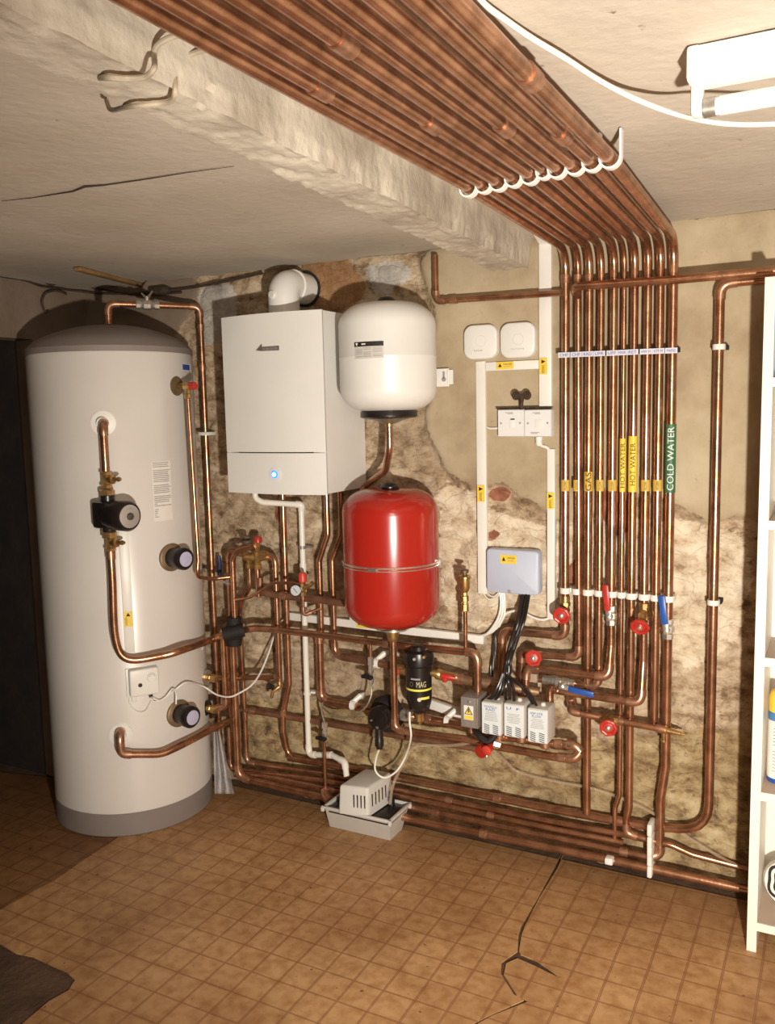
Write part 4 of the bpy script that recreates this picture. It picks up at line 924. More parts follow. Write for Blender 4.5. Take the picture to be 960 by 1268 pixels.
MB().prism([(a.x, a.y, a.z), (b.x, b.y, b.z), (c.x, c.y, min(c.z, 2.09)), (d.x, d.y, min(d.z, 2.09))], (0, .024, 0)).build('top_bend', WPLAST, t2, smooth=False)
t4 = trunk(677.3, 556, 686.7, 767, 'narrow white trunking from the switches down to the first red wheel'); danger(677.3, 610, 686.3, 630, .0255, t4, True)
def rbox(x0, y0, x1, y1, th, rad, m, name, label, cat, grp=None):
    a = W(x0, y1, th); b = W(x1, y0, th); cx, cz = (a.x + b.x) / 2, (a.z + b.z) / 2; hw, hh = (b.x - a.x) / 2, (b.z - a.z) / 2
    t = thing(name, label, cat, (cx, -.012, a.z), grp); prof = []
    def ring(k, y):
        o = []
        for q, (sx, sz) in enumerate(((1, 1), (-1, 1), (-1, -1), (1, -1))):
            for j in range(7):
                an = (q * 90 + j * 15) * pi / 180; r = rad; k = min(k, rad * .7); o.append((cx + sx * (hw - r) * 1 + (r - k) * cos(an) - (0), y, cz + sz * (hh - r) + (r - k) * sin(an)))
        return o
    L = [ring(.0, -.010), ring(.0, -th + .006), ring(.0015, -th + .002), ring(.005, -th)]; n = len(L[0]); vs = [p for r in L for p in r]
    fs = [(i * n + j, i * n + (j + 1) % n, (i + 1) * n + (j + 1) % n, (i + 1) * n + j) for i in range(3) for j in range(n)] + [tuple(range(3 * n, 4 * n)), tuple(range(n))[::-1]]
    MB().add(vs, fs).build('case', m, t); return t, cx, cz, hw, hh
for (x0, y0, x1, y1, l, wds) in ((574.2, 400.5, 615, 445.5, 'left of the two rounded white heating receivers on the wall', 'hive'), (619.2, 397.5, 662.3, 444, 'right of the two rounded white heating receivers, beside the wide trunking', 'hive heating')):
    t, cx, cz, hw, hh = rbox(x0, y0, x1, y1, .036, .032, WHITE, 'heating_receiver', l, 'thermostat receiver', 'rounded white receivers')
    MB().torus((cx + .004, -.0365, cz + .002), (0, 1, 0), .018, .0006, 32, 6).build('button_outline', INKG if False else mat('faint_grey', (.62, .60, .56), .4), t)
    text(wds, quadfn((cx - hw * .35, -.0368, cz - hh * .55), (.045 if ' ' in wds else .03, 0, 0), (0, 0, .006)), INKG, t)
    MB().lathe((cx, -.0362, cz + hh * .86), (0, -1, 0), [(.003, 0), (.003, .001)], 12).build('indicator', PAPER, t)
t, cx, cz, hw, hh = rbox(602.5, 683, 667, 733, .05, .014, mat('pale_blue_plastic', (.50, .55, .68), .35, 0, var=.05), 'junction_box', 'pale blue grey junction box with rounded corners above the black cables', 'junction box')
danger(620, 688, 639.5, 697.5, .0505, t); MB().lathe((cx - .01, -.050, cz - hh * .88), (0, -1, 0), [(.006, 0), (.006, .002)], 12).build('cover_screw', INKG, t)
for (x0, x1, l, ln) in ((616.2, 648.7, 'left of the two joined white fused switch plates', 0), (649.2, 683, 'right of the two joined white switch plates, above the cable gland', 1)):
    t, cx, cz, hw, hh = rbox(x0, 506.5, x1, 541, .040, .004, mat('switch_white', (.76, .76, .76), .4), 'switch_plate', l, 'switch', 'twin white switch plates')
    for sx in (-1, 1): MB().lathe((cx + sx * hw * .72, -.040, cz), (0, -1, 0), [(.0035, 0), (.0035, .001)], 10).build('screw', INKG, t)
    MB().box((cx + hw * .1, -.0405, cz - .002), (.026 if ln else .015, .004, .026), None, .001).build('rocker', WPLAST, t)
    if not ln: MB().box((cx + hw * .18, -.042, cz + hh * .28), (.013, .003, .004)).build('fuse_mark', INK, t, smooth=False)
    ww = MB()
    for k, (dx, dz, lw) in enumerate(((-.1, .76, .026), (0, .68, .02), (-.2, -.68, .030 * ln), (-.25, -.76, .022 * ln))):
        if lw: ww.box((cx + dx * hw, -.0403, cz + dz * hh), (lw, .0006, .0022))
    ww.build('printed_lines', INKG, t, smooth=False)
o = MB().box((W(649.5, 505, .02).x, -.018, W(650, 504.7, .04).z), (.19, .032, .004)).build('mounting_shelf', RUST); setp(o, 'dark backing edge along the top of the twin switch plates', 'backing plate')
g = thing('cable_gland', 'white cable gland under the right switch plate', 'cable gland', W(667.5, 546, .03))
MB().lathe(W(667.5, 541, .022), (0, 0, -1), [(.012, 0), (.012, .008), (.011, .010), (.0115, .022), (.007, .030)], 12).build('gland_body', WPLAST, g)
cable('short white cable from the gland into the narrow trunking', [W(668, 548, .022), W(671, 552, .022), W(677, 554, .02), W(681, 558, .015)], .010, WPLAST)
cable('short white cable between the left trunking and the left switch plate', [W(600, 526, .016), W(605, 530, .022), W(612, 530.5, .022), W(618, 530, .018)], .007, WPLAST)
# old iron gate handle fixed to the wall
k = thing('iron_handle', 'rusty old iron tap handle standing out of the wall above the switches', 'tap handle', W(646, 490, .05))
hc = W(646, 490.5, .05); MB().tube([W(646, 507, .045), W(646, 500, .048), hc], [.006, .006, .010], 10).build('stem', RUST, k)
mb = MB()
for s in (-1, 1): mb.torus(hc + Vector((s * .019, 0, .002)), (0, 1, 0), .0095, .0055, 20, 8)
mb.tube([hc + Vector((-.012, 0, 0)), hc + Vector((.012, 0, 0))], .008, 8); mb.build('handle_loops', RUST, k)
# long low trunking behind the pipes
def bar(p, q, h, th, label, name='cable_trunking', m=None):
    d = (q - p); L = d.length; x = d.normalized(); z = Vector((0, 0, 1)); z = (z - x * z.dot(x)).normalized(); y = z.cross(x); R = Matrix((x, y, z)).transposed()
    return setp(MB().box((p + q) / 2, (L, th, h), R, .002).build(name, m or WPLAST), label, 'cable trunking')
b1 = bar(W(359.5, 762.5, .016), W(600, 792, .016), .030, .022, 'long sloping white trunking passing behind the red vessel')
danger(441.5, 768, 459.5, 776.5, .028, b1)
bar(W(439, 746, .014), W(439.5, 768, .014), .026, .024, 'short upright white trunking stub beneath the red vessel') if False else setp(MB().box(W(439, 757, .014), (.034, .022, .07), None, .002).build('cable_trunking', WPLAST), 'short upright white trunking stub beneath the red vessel', 'cable trunking')
bar(W(528, 869, .03), W(574, 885, .05), .034, .022, 'short sloping white trunking between the black filter and the grey box')
for k, (dx, l) in enumerate(((0, 'left'), (4, 'middle'), (8, 'right'))):
    cable('%s of three thick white cables from the junction box to the long trunking' % l, [W(619 + dx * .6, 731, .022), W(620.5 + dx * .6, 748, .026), W(617 + dx * .8, 765, .03), W(607 + dx * .6, 781, .03), W(596, 790 - dx * .3, .02)], .0085, WPLAST)
cable('white cable arching behind the black cables to the narrow trunking', [W(618, 776, .026), W(624, 763, .026), W(632, 757.5, .026), W(645, 757, .026), W(660, 764.5, .026), W(672, 767.5, .024), W(682, 765, .016)], .009, WPLAST)
for dx, l in ((0, 'outer'), (4, 'inner')):
    cable('%s of two small white cable loops at the junction box corner' % l, [W(597 + dx, 731, .02), W(602 + dx, 739 - dx * .6, .024), W(609 + dx * .6, 743 - dx, .026), W(617 - dx * .4, 738 - dx * .4, .026), W(619, 731, .024)], .0045, WPLAST)
# ------------------------------------------------------------------ pipe cluster left, below the boiler
pipe('leftmost copper pipe under the boiler, wavy, running down to the floor pipes', [W(351.5, 608, .06), W(352.6, 700, .06), W(355.5, 786, .06), W(357.5, 846, .06), W(350.5, 884, .06), W(351, 906, .06), W(356, 931, .05), W(364, 939.5, .05)], .024, .05, (), rings=((3, .95),))
pipe('copper pipe from the boiler, fourth along, stepping left then down to a thick elbow', [W(404.7, 606, .065), W(405.3, 662, .065), W(396.5, 694, .065), W(397.3, 792, .065)], .0225, .03, ())
pipe('fat copper pipe turning right through a clip towards the black pump', [W(397.3, 788, .065), W(396, 862, .065), W(406, 869, .065), W(470, 880, .085)], .031, .03, (1,), rings=((0, .05),))
pipe('copper pipe from the boiler beside the red vessel turning right to the black filter', [W(422, 606, .065), W(423, 662, .065), W(413.5, 692, .065), W(412.7, 811, .065), W(500, 827, .12)], .0225, .035, (3,), rings=((3, .12),))
pipe('fat dark copper pipe feeding the left side of the black filter', [W(424, 813.2, .072), W(497, 826, .118)], .030, .03, (), m=COPPER_D)
pipe('horizontal copper pipe passing behind the gauge to behind the red vessel', [W(322, 715, .12), W(322, 733, .12), W(340, 736.5, .12), W(400, 743.5, .12), W(470, 753, .10)], .027, .025, (), rings=((2, .2),), m=COPPER_D)
pipe('long copper pipe from the black lagged joint to the grey metal box', [W(291, 786, .14), W(300, 780.5, .14), W(316, 778, .14), W(335, 779, .14), W(400, 786.5, .14), W(500, 799.5, .15), W(592, 809, .16), W(592, 861, .16)], .026, {'d': .08, 6: .03}, (6,), rings=((4, .8),))
pipe('fat copper pipe rising behind the tank discharge to the mixing valve top', [W(289.8, 770, .15), W(289, 692, .15), W(293, 682, .15), W(316, 675.5, .13)], .024, .04, ())
pipe('copper pipe rising behind, left of the mixing valve', [W(285, 772, .10), W(283.5, 688, .10), W(286, 682, .10), W(304, 687.5, .10)], .023, .03, (1,), rings=((0, .62),))
pipe('copper pipe dropping from the mixing valve and curving down behind the black joint', [W(308.8, 702, .11), W(309.6, 726, .11), W(301, 742, .09), W(298.3, 758, .06), W(301, 872, .055), W(304, 890, .055)], .021, .04, ())
pipe('short copper pipe beneath the brass mixing valve', [W(319.3, 704, .12), W(319.8, 738, .12)], .0225, .03, ())
pipe('copper pipe from the right of the mixing valve down to the cross branch', [W(325, 688, .10), W(341.5, 690, .10), W(344, 790, .10), W(346, 845, .10)], .0225, .026, (1,), rings=((1, .12),))
pipe('bright horizontal copper branch from the upper tank connector', [W(259, 839.5, .16), W(300, 839.5, .14), W(345, 838, .10)], .021, .03, (), rings=((1, .98),))
pipe('copper pipe from the lower tank connector rising to the black lagged joint', [W(258, 877, .20), W(280, 876, .18), W(276, 786, .18), W(281, 780, .17), W(290, 780, .15)], .022, .025, (1,), rings=((0, .55),))
pipe('copper pipe falling beside the black joint behind the thick riser', [W(283, 800, .10), W(285, 905, .085)], .020, .03, ())
pipe('long dark copper pipe running right behind the white waste pipe towards the pump', [W(300, 878, .05), W(348, 886, .05), W(464, 906, .05), W(592, 927, .05)], .025, .03, (), m=COPPER_D, rings=((0, .1), (0, .3)))
pipe('thin copper pipe curving to the pressure gauge', [W(292, 742.5, .17), W(309, 740, .17), W(326, 730, .17), W(338, 721.5, .17), W(362, 722, .16), W(374, 724, .15)], .0125, .05, ())
pipe('thin copper pipe below the gauge valve turning right', [W(375, 736, .15), W(375.8, 762.5, .15), W(397, 753, .10)], .0125, .015, (1,))
# black lagged joint
bj = thing('lagged_joint', 'black foam lagged pipe joint right of the tank, where the thick pipes meet', 'pipe lagging', W(289, 798, .15))
a = W(290, 764, .15); b = W(290.5, 799, .15)
MB().tube([a, lerp(a, b, .3), lerp(a, b, .35), lerp(a, b, .7), lerp(a, b, .75), b], [.028, .030, .036, .036, .030, .028], 18).build('vertical_lagging', BLACKR, bj)
a = W(276, 786, .20); b = W(302, 780, .15); MB().tube([a, b], .027, 16).build('side_lagging', BLACKR, bj)
# thermostatic mixing valve and its caps
mv = thing('mixing_valve', 'brass mixing valve with red and grey caps under the left of the boiler', 'valve', W(314, 705, .11))
c = W(316, 690, .11)
MB().tube([W(303, 689, .11), W(309, 688, .11), W(324, 688.5, .11), W(332, 688, .11)], [.017, .021, .021, .015], 10).build('body', BRASS, mv)
MB().lathe(W(309, 704, .11), (0, 0, 1), [(.012, 0), (.015, .002), (.015, .018), (.011, .02), (.013, .04), (.018, .042), (.018, .062), (.012, .066)], 8).build('left_branch', BRASS, mv, smooth=False)
MB().lathe(W(319.5, 705, .12), (0, 0, 1), [(.012, 0), (.015, .002), (.015, .020), (.011, .022), (.014, .05), (.014, .07), (.010, .072), (.012, .10), (.015, .102), (.015, .118)], 8).build('right_branch', BRASS, mv, smooth=False)
MB().lathe(W(319.5, 672, .12), (0, 0, 1), [(.013, 0), (.016, .002), (.016, .018), (.012, .024), (.006, .025)], 16).build('red_cap', REDW, mv)
MB().tube([W(309, 684, .11), W(307, 675, .12), W(305, 668, .14)], [.010, .012, .016], 12).build('grey_cap', STEEL, mv)
MB().torus(W(304.5, 668, .145), (0, 0, 1), .014, .004, 20, 8).build('cap_ring', BLACK, mv)
hv = thing('lever_valve', 'dark blue lever valve handle on the wall left of the mixing valve', 'valve', W(272, 705, .05), 'ball valves with lever handles')
MB().tube([W(272, 712, .05), W(272, 697, .06), W(271, 688, .062)], [.010, .010, .006], 10).build('lever_grip', mat('dark_blue', (.02, .03, .09), .4), hv)
MB().tube([W(272, 712, .02), W(272, 711, .055)], .006, 8).build('stem', STEEL, hv)
ck = thing('compression_joint', 'chrome compression joint on the rear left riser', 'pipe fitting', W(284, 722, .10))
MB().lathe(W(284, 724, .10), (0, 0, 1), [(.013, 0), (.016, .002), (.016, .016), (.013, .018), (.013, .03), (.016, .032), (.016, .045), (.012, .047)], 8).build('nuts', CHROME, ck, smooth=False)
MB().tube([W(284, 719, .10), W(278, 721, .13)], [.008, .005], 8).build('spindle', CHROME, ck)
dk = thing('drain_cock', 'small brass drain cock with a black washer under the bright branch', 'valve', W(343, 852, .10))
MB().lathe(W(346, 843, .10), (0, 0, -1), [(.012, 0), (.013, .012), (.009, .014), (.009, .028)], 10).build('stem', BRASS, dk)
MB().tube([W(346, 850, .10), W(338, 856, .12), W(336, 864, .12)], [.009, .008, .006], 10).build('nozzle', BRASS, dk)
MB().tube([W(338, 851, .12), W(332, 849, .14)], [.010, .012], 10).build('black_cap', BLACK, dk)
# pressure gauge with filling valve
pg = thing('pressure_gauge', 'small round pressure gauge with black rim left of the red vessel', 'gauge', W(365, 731.5, .16))
c = W(367, 731, .165); d = (Vector((CAM.x, CAM.y, c.z)) - c).normalized() * .8 + Vector((-.25, -.1, .1)); d.normalize()
MB().lathe(c - d * .006, d, [(.017, -.014), (.022, -.008), (.0225, .012), (.020, .014)], 28).build('case', BLACK, pg)
fc = MB().lathe(c + d * .0075, d, [(.0195, 0), (.0195, .001)], 28).build('dial_face', mat('gauge_face', (.60, .62, .66), .35), pg)
x, y, _ = frame(d); up = Vector((0, 0, 1)) - d * d.z; up.normalize(); rt = up.cross(d)
MB().tube([c + d * .0095 - rt * .008 + up * .008, c + d * .0095 + rt * .006 - up * .008], .0011, 6).build('needle', INK, pg)
mk = MB()
for k in range(9): a = radians(-40 + k * 32.5); mk.box(c + d * .0088 + (rt * cos(a) + up * sin(a)) * .016, (.0016, .0016, .0016))
mk.build('scale_marks', INK, pg, smooth=False)
fv = thing('safety_valve', 'small brass safety valve with a red cap beside the gauge', 'valve', W(375, 736, .15))
MB().lathe(W(375.5, 738, .15), (0, 0, 1), [(.010, 0), (.013, .002), (.013, .014), (.010, .016), (.013, .022), (.013, .048), (.010, .05), (.010, .056)], 8).build('valve_body', BRASS, fv, smooth=False)
MB().lathe(W(375, 721, .15), (0, 0, 1), [(.012, 0), (.0155, .004), (.0155, .026), (.012, .036), (.005, .038)], 16).build('red_cap', mat('red_cap_bright', (.62, .06, .035), .4), fv)
MB().tube([W(376, 728, .15), W(384, 725, .17), W(387, 722, .175)], [.009, .007, .009], 10).build('side_spindle', BRASS, fv)
# white overflow pipe from the boiler to the condensate pump
cx = W(379, 780, .055)
wp = pipe('white plastic waste pipe from the boiler down to the condensate pump', [W(315.5, 608, .13), W(316.5, 617, .13), W(325, 622, .12), W(374, 625, .06), W(376, 632, .055), W(380, 934, .06), W(411, 935, .09), W(427, 943.5, .12), W(429.5, 962, .14)], .0225, .022, (3, 5, 7), m=PVC, ringm=PVC, rings=((4, .225), (4, .265), (5, .9)), name='waste_pipe', cat='waste pipe')
for py, l in ((678, 'upper clip on the white waste pipe'), (858, 'lower clip on the white waste pipe')):
    x = W(379, 780, .055).x; c = Vector((wpts([(376, 632, .055), (380, 934, .055)])[0].x, -.05, W(379, py, .055).z)); t = thing('wall_pipe_clip', l, 'pipe clip', c)
    MB().lathe(c + Vector((0, -.005, -.006)), (0, 0, 1), [(.015, 0), (.015, .012)], 18).build('clip_jaw', WPLAST if py > 800 else GREYD, t); MB().box(c + Vector((.006, .022, 0)), (.044, .03, .008), None, .002).build('clip_base', WPLAST if py > 800 else GREYD, t)
# ------------------------------------------------------------------ filling loop with braided hose
def fill_valve(px, y0, y1, off, label, hy):
    a = W(px, y0, off); b = W(px, y1, off); b.x = a.x; L = a.z - b.z; t = thing('filling_valve', label, 'valve', b, 'small valves of the filling loop')
    MB().lathe(b, (0, 0, 1), [(.006, 0), (.0095, L * .05), (.0095, L * .22), (.007, L * .25), (.0075, L * .4), (.010, L * .42), (.010, L * .55), (.007, L * .58), (.007, L * .68), (.011, L * .7), (.011, L * .95), (.007, L)], 10).build('valve_body', CHROME, t, smooth=False)
    h = Vector((b.x, b.y - .016, W(px, hy, off).z)); MB().tube([h + Vector((0, .016, 0)), h], .006, 10).build('stem', BLACK, t)
    MB().tube([h + Vector((-.030, 0, .0)), h + Vector((-.012, 0, .002)), h + Vector((.008, 0, -.002)), h + Vector((.014, 0, .002))], [.006, .010, .009, .006], 10).build('wing_handle', BLACK, t); return t
pipe('thin copper stub hanging from the long pipe above the filling hose', [W(458.6, 795, .14), W(459, 816, .14)], .0125, .02, ())
fill_valve(459, 813, 847, .14, 'chrome filling valve with black wing handle, upper end of the braided hose', 837)
cable('braided metal filling hose looping between the two chrome valves', [W(459, 845, .14), W(460.5, 858, .15), W(455, 873, .16), W(444, 883, .16), W(428, 888.5, .15), W(411, 885, .13), W(400.5, 876, .12), W(400, 871, .12)], .0075, mat('braided_hose', (.55, .50, .40), .35, .8, var=.5, scale=260), 'braided_hose', 'hose')
cable('braided metal hose dropping to the lower chrome valve', [W(399.5, 870, .12), W(398.5, 880, .12), W(401, 890, .12), W(402, 897, .12)], .009, mat('braided_hose', (.55, .50, .40)), 'braided_hose', 'hose')
fill_valve(402, 894, 918, .12, 'chrome filling valve with black wing handle, lower end of the braided hose', 913)
pipe('thin upright copper pipe from the lower filling valve to the floor cap', [W(402.3, 916, .12), W(402.8, 982, .12)], .0135, .02, (), rings=((0, .93),))
o = MB().tube([W(401, 977, .12), W(403, 985, .13), W(409, 993, .16)], [.013, .018, .020], 14).build('pipe_end_fitting', FIT); setp(o, 'round copper end fitting at the foot of the thin upright pipe', 'pipe fitting')
for (px, py, off, l) in ((467.5, 821, .10, 'white clip on the fat pipe left of the black filter'), (438, 873, .08, 'white clip on the fat pipe left of the black pump'), (555, 892.5, .10, 'white clip on the fat pipe below the sloping trunking'), (467, 908, .06, 'white clip on the long dark pipe under the pump')):
    c = W(px, py, off); t = thing('pipe_clip', l, 'pipe clip', c, 'white clips on horizontal pipes'); x = (W(px + 10, py + 1.3, off) - c).normalized()
    MB().lathe(c - x * .009, x, [(.0195, 0), (.0195, .018)], 18).build('clip_jaw', WPLAST, t); MB().tube([c + Vector((0, .0, .014)), c + Vector((.018, .02, .032)), c + Vector((.02, .045, .03))], [.009, .011, .009], 8).build('clip_arm', WPLAST, t)
# ------------------------------------------------------------------ automatic air vent
av = thing('air_vent', 'brass bottle air vent on a thin pipe right of the red vessel', 'air vent', W(578, 802, .15))
bx = (W(575, 720, .15).x + W(577.6, 802, .15).x) / 2
zb = lambda py: W(576, py, .15).z
pipe('thin copper riser under the brass bottle air vent', [Vector((bx, -.15, zb(806))), Vector((bx, -.15, zb(752)))], .0145, .02, ())
def lz(l): return [(r, zb(py) - zb(802)) for r, py in l]
MB().lathe((bx, -.15, zb(802)), (0, 0, 1), lz([(.010, 757), (.013, 756), (.013, 748), (.010, 747), (.010, 745), (.0135, 744), (.0135, 738), (.009, 737), (.009, 733)]), 8).build('lower_nuts', BRASS, av, smooth=False)
MB().lathe((bx, -.15, zb(802)), (0, 0, 1), lz([(.008, 734), (.014, 731), (.018, 727), (.019, 717), (.022, 716), (.022, 713.5), (.015, 712)]), 20).build('bottle', BRASS, av)
MB().lathe((bx, -.15, zb(802)), (0, 0, 1), lz([(.008, 712), (.008, 709.5), (.014, 709), (.014, 706), (.009, 705)]), 14).build('cap', mat('dark_brass', (.16, .10, .05), .5, .5), av)
# ------------------------------------------------------------------ filter, pump and pipes near the floor
pipe('copper pipe dropping from the red vessel and turning right under the filter', [Vector((cr.x, cr.y, .80)), Vector((cr.x, cr.y, W(488.7, 903, .20).z)), W(573, 914.5, .19), W(607, 922, .18)], .0245, .028, (1,), rings=((0, .96), (1, .22)), ringm=None)
MB().lathe((cr.x, cr.y, .752), (0, 0, 1), [(.016, 0), (.019, .003), (.021, .02), (.024, .03), (.024, .044), (.018, .046)], 12).build('brass_nut', BRASS, vr)
fl = thing('magnetic_filter', 'black cylindrical magnetic filter with yellow bands beside the red vessel pipe', 'magnetic filter', W(519, 880, .17))
fc = W(519, 845, .17); zf = lambda py: W(519, py, .17).z; zb0 = zf(883)
def lf(l): return [(r, zf(py) - zb0) for r, py in l]
MB().lathe((fc.x, fc.y, zb0), (0, 0, 1), lf([(.012, 883), (.026, 880), (.036, 876), (.043, 868), (.045, 858), (.045, 826), (.0455, 822)]), 40).build('canister', BLACK, fl)
MB().lathe((fc.x, fc.y, zb0), (0, 0, 1), lf([(.0455, 823), (.053, 821), (.054, 812), (.050, 806), (.030, 804), (.026, 800), (.010, 799)]), 40).build('lid', BLACK, fl)
MB().lathe((fc.x, fc.y, zb0), (0, 0, 1), lf([(.0458, 851.5), (.0458, 849)]), 40, False).build('yellow_band', INKY, fl)
fa = math.atan2(CAM.x - fc.x, fc.y - CAM.y)
FW = lambda a0, a1, y0, y1, r=.0462: wrapfn(fc, r, fa + a0, fa + a1, zf(y1), zf(y0))
patch(FW(.1, .85, 858.5, 861.5), 'yellow_stripe', INKY, fl)
MB().lathe(Vector((fc.x, fc.y, zf(861))) + Vector((sin(fa), -cos(fa), 0)) * .044, (sin(fa), -cos(fa), 0), [(.007, 0), (.007, .004)], 16).build('round_badge', CHROME, fl)
text('MAG', FW(-.20, .55, 839.5, 846.5), mat('gold_text', (.60, .55, .32), .5), fl)
text('O', FW(-.75, -.45, 840, 846), mat('dim_text', (.15, .13, .10), .5), fl)
text('INTERNET', FW(-.7, .1, 836, 839), INKG, fl) if False else MB().add([FW(-.65, .1, 835.6, 837.6)(u, v) for u, v in ((0, 0), (.5, 0), (1, 0), (1, 1), (.5, 1), (0, 1))], [(0, 1, 4, 5), (1, 2, 3, 4)]).build('small_lettering', INKG, fl, smooth=False)
for (px, py) in ((513, 816.5), (525, 814)):
    MB().lathe(W(px, py, .225), (.3, -1, .1), [(.006, -.02), (.006, 0), (.004, .002)], 10).build('vent_screw', CHROME if px < 520 else BRASS, fl)
MB().lathe((fc.x, fc.y, zf(896)), (0, 0, 1), [(.006, 0), (.006, .006), (.013, .008), (.015, .012), (.015, .038), (.010, .044)], 10).build('drain_plug', BRASS, fl, smooth=False)
MB().tube([W(497, 831, .15), W(505, 832, .17)], .014, 12).build('inlet_tail', BRASS, fl)
vl = thing('isolation_valve', 'red tipped isolation valve on the left side of the black filter', 'valve', W(496, 830, .15), 'red valves either side of the filter')
MB().tube([W(492, 827, .13), W(502, 829, .15)], .015, 12).build('valve_body', BRASS, vl); MB().lathe(W(497, 829.5, .14), (0, -1, -.1), [(.012, 0), (.012, .016), (.009, .022), (.005, .024)], 12).build('red_cap', mat('red_cap_bright', (.62, .06, .035)), vl)
vr2 = thing('isolation_valve', 'brass and red isolation valve on the right side of the black filter', 'valve', W(550, 837, .13), 'red valves either side of the filter')
MB().tube([W(532, 833, .16), W(540, 834, .155), W(541, 834, .15), W(548, 836, .14), W(566, 839, .12)], [.012, .012, .019, .019, .013], 14).build('valve_body', BRASS, vr2)
MB().tube([W(546, 836, .17), W(556, 838.5, .165), W(564, 840, .16)], [.008, .012, .007], 10).build('red_lever', REDW, vr2)
MB().lathe(W(555, 838, .14), (0, -1, 0), [(.010, 0), (.012, .02), (.012, .032), (.005, .036)], 12).build('red_cap', REDW, vr2)
MB().tube([W(543, 826, .12), W(545, 834, .14)], .011, 10).build('vent_boss', mat('dark_brass', (.16, .1, .05)), vr2)
pipe('fat tarnished pipe from the filter passing behind the grey box riser', [W(562, 839.5, .10), W(640, 852, .085), W(668, 857, .07)], .034, .03, (), m=mat('tarnished_brass', (.40, .25, .15), .45, .6, col2=(.20, .11, .06), scale=25), rings=((0, .08),), ringlen=.04)
pipe('fat copper pipe running right from the pump to the grey box', [W(490, 883, .085), W(575, 898.5, .11)], .031, .03, (), rings=((0, .5),))
# pump head
cp = thing('circulation_pump', 'black circulation pump with a round head and plug, low beside the filter', 'pump', W(478, 900, .12))
c = W(481, 884, .10); MB().lathe(c + Vector((0, .03, 0)), (-.25, -1, 0), [(.045, 0), (.066, .008), (.066, .045), (.055, .06), (.045, .062)], 36).build('pump_casing', BLACKR, cp)
h = W(468.5, 890, .20); ax = Vector((-.10, -1, .05)).normalized()
MB().lathe(c, (h - c).normalized(), [(.04, .02), (.040, (h - c).length - .012)], 28).build('motor', BLACK, cp)
MB().lathe(h - ax * .03, ax, [(.038, 0), (.043, .004), (.043, .030), (.039, .036), (.015, .038)], 36).build('control_head', BLACK, cp)
hx = Vector((1, 0, 0)); hx = (hx - ax * ax.x).normalized(); hz = hx.cross(ax) * -1; hz = Vector((0, 0, 1))
q = h + ax * .0065
MB().lathe(q - hz * .030 + ax * .000, ax, [(.006, -.006), (.006, .002)], 14).build('mode_button', CHROME, cp)
text('M', quadfn(q + Vector((-.009, 0, -.002)), (.018, 0, -.003), (0, 0, .008)), mat('green_led', (.5, .6, .1), .4, emit=(.6, .7, .1, 1.2)), cp, 'display_mark')
MB().box(q + Vector((0, .0015, .018)), (.022, .0008, .0018), None).build('brand_line', INKG, cp, smooth=False); MB().box(q + Vector((0, .0015, .023)), (.010, .0008, .003), None).build('brand_mark', INKG, cp, smooth=False)
MB().lathe(W(460, 892, .205), ax, [(.004, -.004), (.004, .003)], 10).build('side_screw', CHROME, cp)
a = W(469.4, 902, .20); b = W(469.4, 927, .20); b.x = a.x
MB().tube([a, lerp(a, b, .15), lerp(a, b, .5), lerp(a, b, .55), lerp(a, b, .85), lerp(a, b, .88), b], [.014, .015, .015, .0165, .0165, .012, .011], 14).build('plug', BLACK, cp)
MB().tube([W(489, 884, .09), W(505, 886, .10), W(512, 887, .10)], [.018, .024, .018], 10).build('union_nut', CHROME, cp)
cable('white pump cable hanging in a loop under the black pump', [b, W(466, 938, .19), W(464.5, 952, .18), W(470, 960.5, .17), W(479, 962.5, .16), W(492, 954, .15), W(503, 935, .14), W(509, 913, .215), W(507.5, 895, .215), W(507.5, 882, .20)], .007, mat('bright_cable', (.88, .86, .78), .4))
# clear hose from the condensate pump
cable('clear hose rising from the condensate pump behind the pipes', [W(483, 996, .17), W(487, 972, .15), W(500, 945, .10), W(515, 925, .075), W(560, 923, .07), W(592, 918, .07)], .012, CLEAR, 'clear_hose', 'hose')
cable('clear hose sloping down across the wall to the floor at right', [W(612, 929, .12), W(626, 942, .06), W(643, 956, .03), W(690, 968, .025), W(740, 978, .025), W(800, 1002, .03), W(850, 1035, .03), W(905, 1068, .04), W(950, 1082, .05)], .011, CLEAR, 'clear_hose', 'hose')
